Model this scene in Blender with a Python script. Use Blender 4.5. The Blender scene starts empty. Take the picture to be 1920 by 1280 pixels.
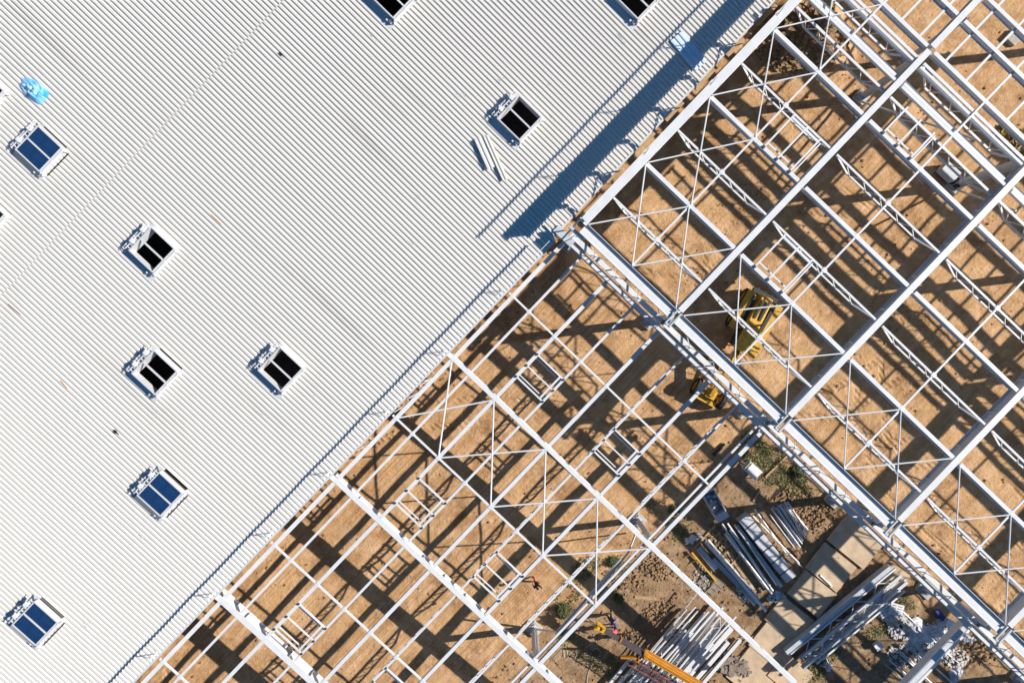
import bpy, bmesh, math, random
from math import sin, cos, radians, pi, sqrt, atan2, hypot
from mathutils import Vector, Matrix, noise
R = random.Random(7)
S = bpy.context.scene
# ------------------------------------------------------------------ camera, sky, sun, exposure
HC = 50.0; F = 1280.0
cam = bpy.data.cameras.new('camera'); co = bpy.data.objects.new('camera', cam); S.collection.objects.link(co)
co.location = (0, 0, HC); co.rotation_euler = (0, 0, 0)
cam.lens = 24; cam.sensor_width = 36; cam.clip_start = 0.5; cam.clip_end = 3000
S.camera = co
SUN_EL = radians(32.0); SUN_AZ = atan2(0.125, 1.0)          # azimuth measured from +X towards +Y
w = bpy.data.worlds.new('World'); S.world = w; w.use_nodes = True
nt = w.node_tree; bg = nt.nodes['Background']
sky = nt.nodes.new('ShaderNodeTexSky'); sky.sky_type = 'NISHITA'; sky.sun_disc = False
sky.sun_elevation = SUN_EL; sky.sun_rotation = pi/2 - SUN_AZ
sky.ozone_density = 4.0; sky.dust_density = 0.3; sky.air_density = 0.8
mx = nt.nodes.new('ShaderNodeMix'); mx.data_type = 'RGBA'; mx.blend_type = 'MULTIPLY'; mx.inputs[0].default_value = 1; mx.inputs[7].default_value = (.43, .93, 1.12, 1)
nt.links.new(sky.outputs[0], mx.inputs[6]); nt.links.new(mx.outputs[2], bg.inputs[0]); bg.inputs[1].default_value = 0.058
sl = bpy.data.lights.new('sun', 'SUN'); sl.energy = 4.9; sl.angle = radians(0.55); sl.color = (1.0, .94, .85)
so = bpy.data.objects.new('sun', sl); S.collection.objects.link(so)
sd = Vector((cos(SUN_EL)*cos(SUN_AZ), cos(SUN_EL)*sin(SUN_AZ), sin(SUN_EL)))
so.rotation_euler = sd.to_track_quat('Z', 'Y').to_euler(); so.location = sd*80
S.view_settings.view_transform = 'Standard'; S.view_settings.look = 'None'
S.view_settings.gamma = 1; S.view_settings.exposure = 0.62
try:
    S.cycles.max_bounces = 6; S.cycles.diffuse_bounces = 3
except Exception: pass

# ------------------------------------------------------------------ frame of the site: a runs up-right, c runs up-left
TH = radians(46.26)
EA = Vector((cos(TH), sin(TH), 0)); EC = Vector((-sin(TH), cos(TH), 0))
def PX(px, py, z=0.0):
    k = (HC - z)/F
    return Vector(((px-960)*k, (640-py)*k, z))
def SITE(px, py, z=0.0):
    p = PX(px, py, z); return (p.dot(EA), p.dot(EC), z)
def W(a, c, z=0.0): return EA*a + EC*c + Vector((0, 0, z))

# ------------------------------------------------------------------ materials
def mat(name, col, rough=0.6, metal=0.0, var=0.0, scale=3.0, bump=0.0, bscale=20.0, spec=0.5, col2=None, stretch=None, ior=None):
    m = bpy.data.materials.new(name); m.use_nodes = True
    n = m.node_tree; b = n.nodes['Principled BSDF']
    b.inputs['Roughness'].default_value = rough; b.inputs['Metallic'].default_value = metal
    b.inputs['Specular IOR Level'].default_value = spec
    tc = n.nodes.new('ShaderNodeTexCoord'); src = tc.outputs['Object']
    if stretch:
        mp = n.nodes.new('ShaderNodeMapping'); mp.inputs['Scale'].default_value = stretch
        n.links.new(src, mp.inputs[0]); src = mp.outputs[0]
    if var > 0 or col2:
        nz = n.nodes.new('ShaderNodeTexNoise'); nz.inputs['Scale'].default_value = scale; nz.inputs['Detail'].default_value = 6
        nz.inputs['Roughness'].default_value = .65
        n.links.new(src, nz.inputs['Vector'])
        r = n.nodes.new('ShaderNodeValToRGB'); r.color_ramp.elements[0].position = .35; r.color_ramp.elements[1].position = .65
        c2 = col2 or tuple(x*(1-var) for x in col)
        r.color_ramp.elements[0].color = (*c2, 1); r.color_ramp.elements[1].color = (*col, 1)
        n.links.new(nz.outputs['Fac'], r.inputs[0]); n.links.new(r.outputs[0], b.inputs['Base Color'])
    else: b.inputs['Base Color'].default_value = (*col, 1)
    if bump > 0:
        nb = n.nodes.new('ShaderNodeTexNoise'); nb.inputs['Scale'].default_value = bscale; nb.inputs['Detail'].default_value = 5
        n.links.new(src, nb.inputs['Vector'])
        bp = n.nodes.new('ShaderNodeBump'); bp.inputs['Strength'].default_value = bump; bp.inputs['Distance'].default_value = .05
        n.links.new(nb.outputs['Fac'], bp.inputs['Height']); n.links.new(bp.outputs[0], b.inputs['Normal'])
    return m
M = {}
M['steel'] = mat('painted_steel', (.68, .685, .69), .45, var=.10, scale=1.3, bump=.05, bscale=6)
M['steel2'] = mat('primed_steel', (.62, .64, .66), .45, var=.16, scale=1.7)
M['galv'] = mat('galvanised_steel', (.52, .56, .60), .5, .0, var=.2, scale=4)
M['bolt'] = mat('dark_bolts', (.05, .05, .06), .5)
M['conc'] = mat('concrete', (.46, .42, .37), .9, var=.22, scale=2.2, bump=.25, bscale=14)
M['slab'] = mat('slab_concrete', (.60, .45, .30), .9, var=.28, scale=1.2, bump=.2, bscale=9)
M['timber'] = mat('timber', (.50, .33, .17), .8, var=.35, scale=2, stretch=(1, 8, 8))
M['greytimber'] = mat('weathered_timber', (.30, .24, .19), .85, var=.4, scale=4)
M['yellow'] = mat('yellow_paint', (.72, .40, .035), .5, var=.35, scale=3, bump=.04)
M['orange'] = mat('orange_paint', (.62, .25, .02), .4, var=.25, scale=3)
M['rust'] = mat('red_primer', (.26, .10, .06), .65, var=.4, scale=4)
M['greysteel'] = mat('grey_boom_steel', (.105, .085, .085), .45, var=.25, scale=2)
M['tyre'] = mat('tyre_rubber', (.022, .022, .022), .85, bump=.3, bscale=25)
M['black'] = mat('black_metal', (.025, .025, .027), .5)
M['glassd'] = mat('dark_cab_glass', (.02, .03, .04), .06)
M['pane'] = mat('sky_reflection_glazing', (.012, .045, .13), .05, var=.25, scale=1.5)  # sky reflection on the panes painted in as a blue base colour
M['tealpane'] = mat('teal_side_glazing', (.07, .22, .28), .12, var=.3, scale=3)
M['dark'] = mat('dark_void', (.006, .004, .004), .9, spec=.0)
M['seal'] = mat('black_seal', (.012, .012, .014), .8)
M['curb'] = mat('white_flashing', (.58, .58, .60), .45, var=.10, scale=3)
M['blueplastic'] = mat('blue_plastic_film', (.04, .33, .72), .25, var=.0, scale=1.6, col2=(.42, .64, .76))
M['sheetblue'] = mat('pale_blue_film_sheet', (.48, .62, .78), .4, var=.25, scale=2, col2=(.62, .70, .80))
M['white'] = mat('white_painted_metal', (.76, .76, .76), .5, var=.15, scale=5)
M['rubble'] = mat('broken_white_rubble', (.64, .60, .56), .9, var=.35, scale=3)
M['clod'] = mat('dry_soil_clods', (.36, .23, .12), .95, var=.35, scale=1.5)
M['film'] = mat('grey_film', (.66, .66, .70), .3, var=.45, scale=3)
M['skin'] = mat('skin', (.48, .27, .18), .55)
def cl(name, c): M[name] = mat(name, c, .85, var=.2, scale=9)
cl('red_cloth', (.55, .03, .06)); cl('black_cloth', (.018, .018, .022)); cl('blue_cloth', (.03, .05, .22)); cl('grey_cloth', (.10, .10, .12))
cl('white_plastic', (.75, .75, .75)); cl('blue_plastic', (.04, .06, .3)); cl('hair', (.02, .015, .012)); cl('pink_cloth', (.75, .10, .16))
M['leaf'] = mat('weed_leaves', (.13, .13, .035), .7, var=.5, scale=1.5, col2=(.05, .08, .02))
M['dryleaf'] = mat('dry_grass', (.32, .25, .09), .8, var=.45, scale=2)
M['leafy'] = mat('yellow_leaves', (.42, .25, .02), .7, var=.5, scale=4)
M['hose'] = mat('pale_hose', (.55, .50, .38), .6)

# roof sheet: slight shade differences sheet by sheet and streaks along the ribs (local x = across ribs, y = along ribs)
def roof_mat():
    m = bpy.data.materials.new('ribbed_roof_sheet'); m.use_nodes = True; n = m.node_tree; b = n.nodes['Principled BSDF']
    tc = n.nodes.new('ShaderNodeTexCoord')
    sp = n.nodes.new('ShaderNodeSeparateXYZ'); n.links.new(tc.outputs['Object'], sp.inputs[0])
    fl = n.nodes.new('ShaderNodeMath'); fl.operation = 'SNAP'; fl.inputs[1].default_value = .852; n.links.new(sp.outputs[0], fl.inputs[0])
    wn = n.nodes.new('ShaderNodeTexWhiteNoise'); wn.noise_dimensions = '1D'; n.links.new(fl.outputs[0], wn.inputs['W'])
    mp = n.nodes.new('ShaderNodeMapping'); mp.inputs['Scale'].default_value = (2.5, .12, 1); n.links.new(tc.outputs['Object'], mp.inputs[0])
    nz = n.nodes.new('ShaderNodeTexNoise'); nz.inputs['Scale'].default_value = 1.0; nz.inputs['Detail'].default_value = 6; n.links.new(mp.outputs[0], nz.inputs['Vector'])
    nz2 = n.nodes.new('ShaderNodeTexNoise'); nz2.inputs['Scale'].default_value = .09; nz2.inputs['Detail'].default_value = 4; n.links.new(tc.outputs['Object'], nz2.inputs['Vector'])
    ad = n.nodes.new('ShaderNodeMath'); ad.operation = 'MULTIPLY_ADD'; ad.inputs[1].default_value = .35; n.links.new(wn.outputs['Value'], ad.inputs[0]); n.links.new(nz.outputs['Fac'], ad.inputs[2])
    ad2 = n.nodes.new('ShaderNodeMath'); ad2.operation = 'ADD'; n.links.new(ad.outputs[0], ad2.inputs[0]); n.links.new(nz2.outputs['Fac'], ad2.inputs[1])
    r = n.nodes.new('ShaderNodeValToRGB'); r.color_ramp.elements[0].position = .75; r.color_ramp.elements[1].position = 1.45
    r.color_ramp.elements[0].color = (.55, .525, .49, 1); r.color_ramp.elements[1].color = (.655, .63, .595, 1)
    n.links.new(ad2.outputs[0], r.inputs[0]); n.links.new(r.outputs[0], b.inputs['Base Color'])
    b.inputs['Roughness'].default_value = .42
    return m
M['roof'] = roof_mat()

def ground_mat():
    m = bpy.data.materials.new('sandy_soil'); m.use_nodes = True; n = m.node_tree; b = n.nodes['Principled BSDF']; L = n.links.new
    N = n.nodes.new
    tc = N('ShaderNodeTexCoord')
    rot = N('ShaderNodeMapping'); rot.vector_type = 'POINT'; rot.inputs['Rotation'].default_value = (0, 0, -TH); L(tc.outputs['Object'], rot.inputs[0])
    def nz(vec, sc, det=6, ro=.6):
        t = N('ShaderNodeTexNoise'); t.inputs['Scale'].default_value = sc; t.inputs['Detail'].default_value = det; t.inputs['Roughness'].default_value = ro
        L(vec, t.inputs['Vector']); return t.outputs['Fac']
    def ramp(v, p0, p1, c0=(0, 0, 0), c1=(1, 1, 1)):
        r = N('ShaderNodeValToRGB'); r.color_ramp.elements[0].position = p0; r.color_ramp.elements[1].position = p1
        r.color_ramp.elements[0].color = (*c0, 1); r.color_ramp.elements[1].color = (*c1, 1); L(v, r.inputs[0]); return r.outputs[0]
    def mix(f, a, c, mode='MIX'):
        x = N('ShaderNodeMix'); x.data_type = 'RGBA'; x.blend_type = mode
        if isinstance(f, float): x.inputs[0].default_value = f
        else: L(f, x.inputs[0])
        for s, v in ((x.inputs[6], a), (x.inputs[7], c)):
            if isinstance(v, tuple): s.default_value = (*v, 1)
            else: L(v, s)
        return x.outputs[2]
    def math_(op, a, c=None):
        x = N('ShaderNodeMath'); x.operation = op
        for i, v in enumerate((a, c)):
            if v is None: continue
            if isinstance(v, float): x.inputs[i].default_value = v
            else: L(v, x.inputs[i])
        return x.outputs[0]
    sep0 = N('ShaderNodeSeparateXYZ'); L(rot.outputs[0], sep0.inputs[0]); SX = sep0.outputs[0]
    big = nz(tc.outputs['Object'], .16, 5); mid = nz(tc.outputs['Object'], .9, 8, .7); fine = nz(tc.outputs['Object'], 7.0, 6, .75)
    base = mix(ramp(big, .35, .68), (.45, .252, .112), (.60, .365, .175))
    base = mix(ramp(mid, .42, .70), base, (.73, .47, .28))
    pale = ramp(nz(tc.outputs['Object'], .45, 6, .75), .60, .74)
    base = mix(math_('MULTIPLY', pale, .75), base, (.60, .46, .32))
    base = mix(ramp(fine, .25, .50), mix(.28, base, (.25, .14, .07)), base)
    # rollers and tyres have dragged the soil into streaks along the bays
    st = N('ShaderNodeMapping'); st.inputs['Scale'].default_value = (.16, 3.2, 1); L(rot.outputs[0], st.inputs[0])
    streak = nz(st.outputs[0], 1.0, 7, .7)
    base = mix(ramp(streak, .30, .50), mix(.45, base, (.25, .14, .065)), base)
    base = mix(ramp(nz(tc.outputs['Object'], .33, 8, .8), .36, .48), mix(.75, base, (.27, .145, .07)), base)
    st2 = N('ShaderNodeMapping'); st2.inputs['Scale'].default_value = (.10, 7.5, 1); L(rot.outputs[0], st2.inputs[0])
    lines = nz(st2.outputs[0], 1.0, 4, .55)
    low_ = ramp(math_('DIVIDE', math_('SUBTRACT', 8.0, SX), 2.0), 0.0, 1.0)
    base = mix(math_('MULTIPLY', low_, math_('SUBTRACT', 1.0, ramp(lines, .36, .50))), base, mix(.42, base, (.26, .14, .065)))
    # brown, trodden earth around the material store (site x about 3..13, y about -13..-26)
    sep = N('ShaderNodeSeparateXYZ'); L(tc.outputs['Object'], sep.inputs[0])
    wob = math_('MULTIPLY', math_('SUBTRACT', nz(tc.outputs['Object'], .35, 5), .5), 10.0)
    d1 = math_('ADD', math_('SUBTRACT', math_('MULTIPLY', sep.outputs[0], .70), math_('MULTIPLY', sep.outputs[1], .72)), wob)
    yard = ramp(math_('DIVIDE', math_('SUBTRACT', d1, 16.2), 3.0), 0.0, 1.0)
    sepr = N('ShaderNodeSeparateXYZ'); L(rot.outputs[0], sepr.inputs[0])
    off = ramp(math_('DIVIDE', math_('SUBTRACT', 9.0, sepr.outputs[0]), 3.0), 0.0, 1.0)
    yard = math_('MULTIPLY', yard, off)
    browns = mix(ramp(mid, .38, .62), (.17, .105, .06), (.34, .22, .125))
    browns = mix(ramp(nz(tc.outputs['Object'], 1.4, 8, .8), .50, .62), browns, (.42, .31, .21))
    green = ramp(nz(tc.outputs['Object'], .55, 7, .7), .56, .66)
    browns = mix(math_('MULTIPLY', green, .55), browns, (.085, .085, .03))
    col = mix(math_('MULTIPLY', yard, .85), base, browns)
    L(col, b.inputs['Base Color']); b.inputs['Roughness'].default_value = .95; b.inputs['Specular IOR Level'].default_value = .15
    # curved tyre tracks pressed into the soil: (centre x, centre y, radius)
    track = None
    for (cx, cy, rr_) in ((22, 3, 6.5), (22, 3, 8.4), (40, -3, 13), (40, -3, 14.9), (30, -16, 7), (30, -16, 8.8), (12, 14, 9), (-2, -30, 24), (-2, -30, 25.8)):
        dv = N('ShaderNodeVectorMath'); dv.operation = 'DISTANCE'; L(tc.outputs['Object'], dv.inputs[0]); dv.inputs[1].default_value = (cx, cy, 0)
        q = math_('ABSOLUTE', math_('SUBTRACT', math_('ADD', dv.outputs['Value'], math_('MULTIPLY', math_('SUBTRACT', big, .5), 2.5)), float(rr_)))
        q = ramp(q, .16, .30, (1, 1, 1), (0, 0, 0)); track = q if track is None else math_('MAXIMUM', track, q)
    vo = N('ShaderNodeTexWave'); vo.wave_type = 'BANDS'; vo.bands_direction = 'DIAGONAL'; vo.inputs['Scale'].default_value = 1.1; vo.inputs['Distortion'].default_value = 1.5; L(tc.outputs['Object'], vo.inputs['Vector'])
    track = math_('MULTIPLY', track, ramp(nz(tc.outputs['Object'], .25, 3), .42, .56))
    tread = math_('MULTIPLY', track, math_('ADD', math_('MULTIPLY', vo.outputs['Fac'], .7), .3))
    col = mix(math_('MULTIPLY', tread, .45), col, mix(.6, col, (.20, .11, .05)))
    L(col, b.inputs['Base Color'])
    # bumps: clods, small ruts, tyre ribs
    wv = N('ShaderNodeTexWave'); wv.wave_type = 'BANDS'; wv.bands_direction = 'X'; wv.inputs['Scale'].default_value = 1.6; wv.inputs['Distortion'].default_value = 2.0
    wv.inputs['Detail'].default_value = 2; L(rot.outputs[0], wv.inputs['Vector'])
    tm = ramp(nz(st.outputs[0], .8, 3), .62, .66)
    h = math_('ADD', math_('MULTIPLY', mid, 1.1), math_('MULTIPLY', fine, .16))
    h = math_('ADD', h, math_('MULTIPLY', tread, -.8))
    h = math_('ADD', h, math_('MULTIPLY', streak, .7))
    h = math_('ADD', h, math_('MULTIPLY', math_('MULTIPLY', wv.outputs['Fac'], tm), .10))
    h = math_('ADD', h, math_('MULTIPLY', nz(tc.outputs['Object'], 2.6, 8, .8), .9))
    bp = N('ShaderNodeBump'); bp.inputs['Strength'].default_value = .8; bp.inputs['Distance'].default_value = .15
    L(h, bp.inputs['Height']); L(bp.outputs[0], b.inputs['Normal'])
    return m
M['ground'] = ground_mat()

# ------------------------------------------------------------------ mesh helper
class MB:
    def __init__(s): s.v = []; s.f = []; s.mi = []; s.m = 0
    def quad(s, *p):
        i = len(s.v); s.v += [Vector(q) for q in p]; s.f.append(tuple(range(i, i+len(p)))); s.mi.append(s.m)
    def hexa(s, c):
        i = len(s.v); s.v += [Vector(q) for q in c]
        for f in ((3, 2, 1, 0), (4, 5, 6, 7), (0, 1, 5, 4), (1, 2, 6, 5), (2, 3, 7, 6), (3, 0, 4, 7)):
            s.f.append(tuple(i+k for k in f)); s.mi.append(s.m)
    def box(s, x0, x1, y0, y1, z0, z1):
        s.hexa([(x0, y0, z0), (x1, y0, z0), (x1, y1, z0), (x0, y1, z0), (x0, y0, z1), (x1, y0, z1), (x1, y1, z1), (x0, y1, z1)])
    def frame(s, p0, p1, up=(0, 0, 1)):
        p0, p1 = Vector(p0), Vector(p1); t = (p1-p0).normalized(); up = Vector(up)
        if abs(t.dot(up)) > .98: up = Vector((1, 0, 0))
        sd_ = up.cross(t).normalized(); u = t.cross(sd_).normalized(); return p0, p1, t, sd_, u
    def bar(s, p0, p1, w_, h_, side=0, top=0, up=(0, 0, 1)):   # centre line p0-p1, offset by side/top
        p0, p1, t, a, u = s.frame(p0, p1, up)
        o = a*side + u*top; c = []
        for p in (p0, p1):
            for dx, dz in ((-1, -1), (1, -1), (1, 1), (-1, 1)): c.append(p+o+a*(dx*w_/2)+u*(dz*h_/2))
        s.hexa([c[0], c[1], c[5], c[4], c[3], c[2], c[6], c[7]])
    def ibeam(s, p0, p1, w_, d_, tf=.025, tw=.02):             # p on top face centre line
        s.bar(p0, p1, w_, tf, top=-tf/2); s.bar(p0, p1, tw, d_-2*tf+.004, top=-d_/2); s.bar(p0, p1, w_, tf, top=-d_+tf/2)
    def cyl(s, p0, p1, r, n=8, r2=None, cap=True):
        p0, p1, t, a, u = s.frame(p0, p1); r2 = r if r2 is None else r2; i = len(s.v)
        for p, q in ((p0, r), (p1, r2)):
            for k in range(n): s.v.append(p + a*(cos(2*pi*k/n)*q) + u*(sin(2*pi*k/n)*q))
        for k in range(n):
            s.f.append((i+k, i+(k+1) % n, i+n+(k+1) % n, i+n+k)); s.mi.append(s.m)
        if cap:
            s.f.append(tuple(i+k for k in range(n))[::-1]); s.mi.append(s.m); s.f.append(tuple(i+n+k for k in range(n))); s.mi.append(s.m)
    def tube(s, pts, r, n=6):
        pts = [Vector(p) for p in pts]; i0 = len(s.v)
        for j, p in enumerate(pts):
            t = (pts[min(j+1, len(pts)-1)]-pts[max(j-1, 0)]).normalized(); up = Vector((0, 0, 1)) if abs(t.z) < .9 else Vector((1, 0, 0))
            a = up.cross(t).normalized(); u = t.cross(a)
            for k in range(n): s.v.append(p+a*(cos(2*pi*k/n)*r)+u*(sin(2*pi*k/n)*r))
        for j in range(len(pts)-1):
            for k in range(n):
                s.f.append((i0+j*n+k, i0+j*n+(k+1) % n, i0+(j+1)*n+(k+1) % n, i0+(j+1)*n+k)); s.mi.append(s.m)
    def chunk(s, c, sx, sy, sz, rz=0, jit=.25, rnd=R):
        q = []
        for x, y, z in ((-1, -1, -1), (1, -1, -1), (1, 1, -1), (-1, 1, -1), (-1, -1, 1), (1, -1, 1), (1, 1, 1), (-1, 1, 1)):
            x = x*sx/2*(1+rnd.uniform(-jit, jit)); y = y*sy/2*(1+rnd.uniform(-jit, jit)); z = z*sz/2*(1+rnd.uniform(-jit, jit))
            q.append((c[0]+x*cos(rz)-y*sin(rz), c[1]+x*sin(rz)+y*cos(rz), c[2]+z))
        s.hexa(q)
    def build(s, name, m, parent=None, origin=None, bevel=0, smooth=False):
        """verts are given in the parent's local frame (world when top-level)"""
        if origin is None:
            lo = [min(v[k] for v in s.v) for k in range(3)]; hi = [max(v[k] for v in s.v) for k in range(3)]
            origin = Vector(((lo[0]+hi[0])/2, (lo[1]+hi[1])/2, lo[2]))
        origin = Vector(origin)
        me = bpy.data.meshes.new(name); me.from_pydata([v-origin for v in s.v], [], s.f)
        ms = m if isinstance(m, (list, tuple)) else [m]
        for x in ms: me.materials.append(x)
        if len(ms) > 1:
            for p, k in zip(me.polygons, s.mi): p.material_index = k
        if smooth:
            for p in me.polygons: p.use_smooth = True
        me.update()
        o = bpy.data.objects.new(name, me); S.collection.objects.link(o); o.location = origin
        if parent: o.parent = parent
        if bevel:
            b = o.modifiers.new('bevel', 'BEVEL'); b.width = bevel; b.segments = 1; b.limit_method = 'ANGLE'
        return o
def tag(o, label=None, cat=None, group=None, kind=None):
    if label: o['label'] = label
    if cat:
        o['category'] = cat
        if not kind: o['kind'] = 'thing'
    if group: o['group'] = group
    if kind: o['kind'] = kind
    return o
def thing(name, loc, rz, label, cat, group=None):
    o = bpy.data.objects.new(name, None); S.collection.objects.link(o); o.location = loc; o.rotation_euler = (0, 0, rz); o.empty_display_size = .3
    return tag(o, label, cat, group)
def kids(o): return [x for x in list(S.collection.objects) if x.parent == o]
def copy_tree(o, parent=None, ch=None):
    c = o.copy(); S.collection.objects.link(c); c.parent = parent
    for k in kids(o): copy_tree(k, c)
    return c

# ------------------------------------------------------------------ ground
def hmap(x, y):
    p = Vector((x, y, 0)); a = p.dot(EA); c = p.dot(EC)
    h = .10*noise.noise(Vector((x*.18, y*.18, 0))) + .05*noise.noise(Vector((x*.7, y*.7, 3)))
    h += .03*noise.noise(Vector((a*.1, c*2.3, 5)))
    # spoil heap by the upper edge of the site
    for (mx, my, r, hh) in ((1505, 70, 3.6, 1.1), (1560, 110, 2.2, .6), (1470, 20, 3.0, .7), (1540, 30, 2.0, .5)):
        q = PX(mx, my); d = hypot(x-q.x, y-q.y)/r
        if d < 1: h += hh*(1-d*d)**2*(1+.35*noise.noise(Vector((x*1.3, y*1.3, 9))))
    for (mx, my, r, hh) in ((1590, 950, 1.4, .25), (1395, 775, 1.1, .2), (1700, 1125, 1.6, .35), (1745, 1165, 1.3, .3), (1690, 1190, 1.8, .35), (1180, 1230, 1.3, .15), (1850, 1180, 2.2, .25)):
        q = PX(mx, my); d = hypot(x-q.x, y-q.y)/r
        if d < 1: h += hh*(1-d*d)**2*(1+.5*noise.noise(Vector((x*1.7, y*1.7, 19))))
    if a > -4 and c < -16 and a < 8: h += .05*noise.noise(Vector((x*1.6, y*1.6, 7)))
    return h
def build_ground():
    xs = [-900, -500, -250, -120, -75, -50] + [-42+i*.42 for i in range(int(92/.42))] + [52, 60, 90, 150, 300, 500, 900]
    ys = [-900, -500, -250, -120, -75, -50] + [-34+i*.42 for i in range(int(68/.42))] + [36, 45, 60, 90, 150, 300, 500, 900]
    v = [(x, y, hmap(x, y) if -60 < x < 60 and -45 < y < 45 else 0) for y in ys for x in xs]; nx = len(xs)
    f = [(j*nx+i, j*nx+i+1, (j+1)*nx+i+1, (j+1)*nx+i) for j in range(len(ys)-1) for i in range(nx-1)]
    me = bpy.data.meshes.new('ground'); me.from_pydata(v, [], f); me.materials.append(M['ground'])
    for p in me.polygons: p.use_smooth = True
    o = bpy.data.objects.new('ground', me); S.collection.objects.link(o)
    tag(o, 'sandy orange soil under the steel frames, rutted by tyres', kind='structure')
build_ground()
def G(px, py, z=0.0):
    p = PX(px, py, 0); return Vector((p.x, p.y, hmap(p.x, p.y)+z))

# ------------------------------------------------------------------ levels of the two frames
def zL(c): return 5.70 + .05*c           # low hall: falls towards lower right
ZR = 7.9
C_OUT = -16.0; C_EAVE = 2.5
SITE_ROT = TH

# ------------------------------------------------------------------ finished hall with the ribbed roof
hall = thing('roofed_hall', W(-10, 25, 0), TH, 'finished white hall with a ribbed sheet roof and rows of square roof openings', 'building')
HA, HCc = -10, 25
def hl(a, c, z): return (a-HA, c-HCc, z)        # into the hall's local frame
ZRF = .22                                      # roof sheet above purlin tops
sky_px = [  # px, py of the centre of the opening, kind
    (73, 279, 'blue'), (285, 468, 'open'), (290, 698, 'open'), (526, 692, 'open'), (300, 926, 'blue'), (66, 1168, 'blue'),
    (974, 221, 'open'), (737, -8, 'open'), (1196, -6, 'open'), (-36, 172, 'open'), (-34, 404, 'open')]
skys = []
for px, py, k in sky_px:
    z = 6.3
    for _ in range(5):
        a, c, _z = SITE(px, py, z); z = zL(c)+ZRF+.45
    skys.append((a, c, k))
OA, OC = .96, .92                                # half sizes of an opening along a and c
P_ = .284
def deck(name, c0, c1, dz, shift, a0, a1, edge=None):
    mb = MB(); prof = [(0, 0), (.028, .074), (.160, .074), (.190, 0)]
    n = int((a1-a0)/P_)
    for i in range(n):
        x0 = a0+i*P_+shift
        e0 = c0 if not edge else edge(x0)
        cuts = []
        for (sa, sc, k) in skys:
            if x0+P_ > sa-OA-.02 and x0 < sa+OA+.02: cuts.append((sc-OC-.02, sc+OC+.02))
        segs = [(e0, c1)]
        for u, v_ in cuts:
            ns = []
            for s0, s1 in segs:
                if v_ <= s0 or u >= s1: ns.append((s0, s1)); continue
                if u > s0: ns.append((s0, u))
                if v_ < s1: ns.append((v_, s1))
            segs = ns
        pts = [(x0+q[0], q[1]) for q in prof] + [(x0+P_, 0)]
        for s0, s1 in segs:
            b = len(mb.v)
            for (x, h) in pts:
                for y in (s0, s1): mb.v.append(Vector(hl(x, y, zL(y)+ZRF+dz+h)))
            for k in range(4):
                mb.f.append((b+2*k, b+2*k+2, b+2*k+3, b+2*k+1)); mb.mi.append(0)
    o = mb.build(name, M['roof'], hall)
    bm = bmesh.new(); bm.from_mesh(o.data); bmesh.ops.remove_doubles(bm, verts=bm.verts, dist=.0005); bmesh.ops.recalc_face_normals(bm, faces=bm.faces)
    if sum(f.normal.z for f in bm.faces) < 0: bmesh.ops.reverse_faces(bm, faces=bm.faces)
    bm.to_mesh(o.data); bm.free(); return o
def edgec(a): return 2.5 if a < 6.6 else 2.75+.012*(a-6.6)
deck('roof_deck', 2.5, 25.13, 0, 0, -60, 60, edgec)
deck('roof_deck', 25.1, 52.0, .014, .13, -60, 60)
# walls (far sides), so that the hall is a closed building
mb = MB()
for (a0, a1, c0, c1) in ((-60, 60, 51.8, 52.0), (-60, -59.8, 2.6, 51.8), (59.8, 60, 3.4, 51.8)):
    q = [hl(a0, c0, 0), hl(a1, c0, 0), hl(a1, c1, 0), hl(a0, c1, 0)]
    t = [hl(x, y, zL(y)+ZRF-.02) for x, y in ((a0, c0), (a1, c0), (a1, c1), (a0, c1))]
    mb.hexa(q+t)
mb.build('wall', M['roof'], hall)
mb = MB(); mb.box(*[q for pr in zip(hl(-59.5, 5.0, .28), hl(59.5, 51.5, .34)) for q in pr]); mb.build('floor', M['bolt'], hall)  # near-black floor plate added so the open roof holes look dark inside
# eave flashing: strip over the sheet ends and a drop
for (a0, a1) in ((-60, 6.6), (6.6, 60)):
    mb = MB(); z0 = zL(edgec(a0))+ZRF
    p0 = hl(a0, edgec(a0+.01)-.04, zL(edgec(a0+.01))+ZRF+.02); p1 = hl(a1, edgec(a1-.01)-.04, zL(edgec(a1-.01))+ZRF+.02)
    mb.bar(p0, p1, .14, .03); mb.bar(p0, p1, .02, .24, side=-.07 if False else 0, top=-.12)
    mb.build('eave_flashing', M['curb'], hall)
# purlins of the finished roof near its edge
mb = MB(); mb.ibeam(hl(-60, 3.3, zL(3.3)+.1), hl(60, 3.6, zL(3.6)+.1), .2, .3)
mb.build('eave_purlin', M['steel'], hall)
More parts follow.
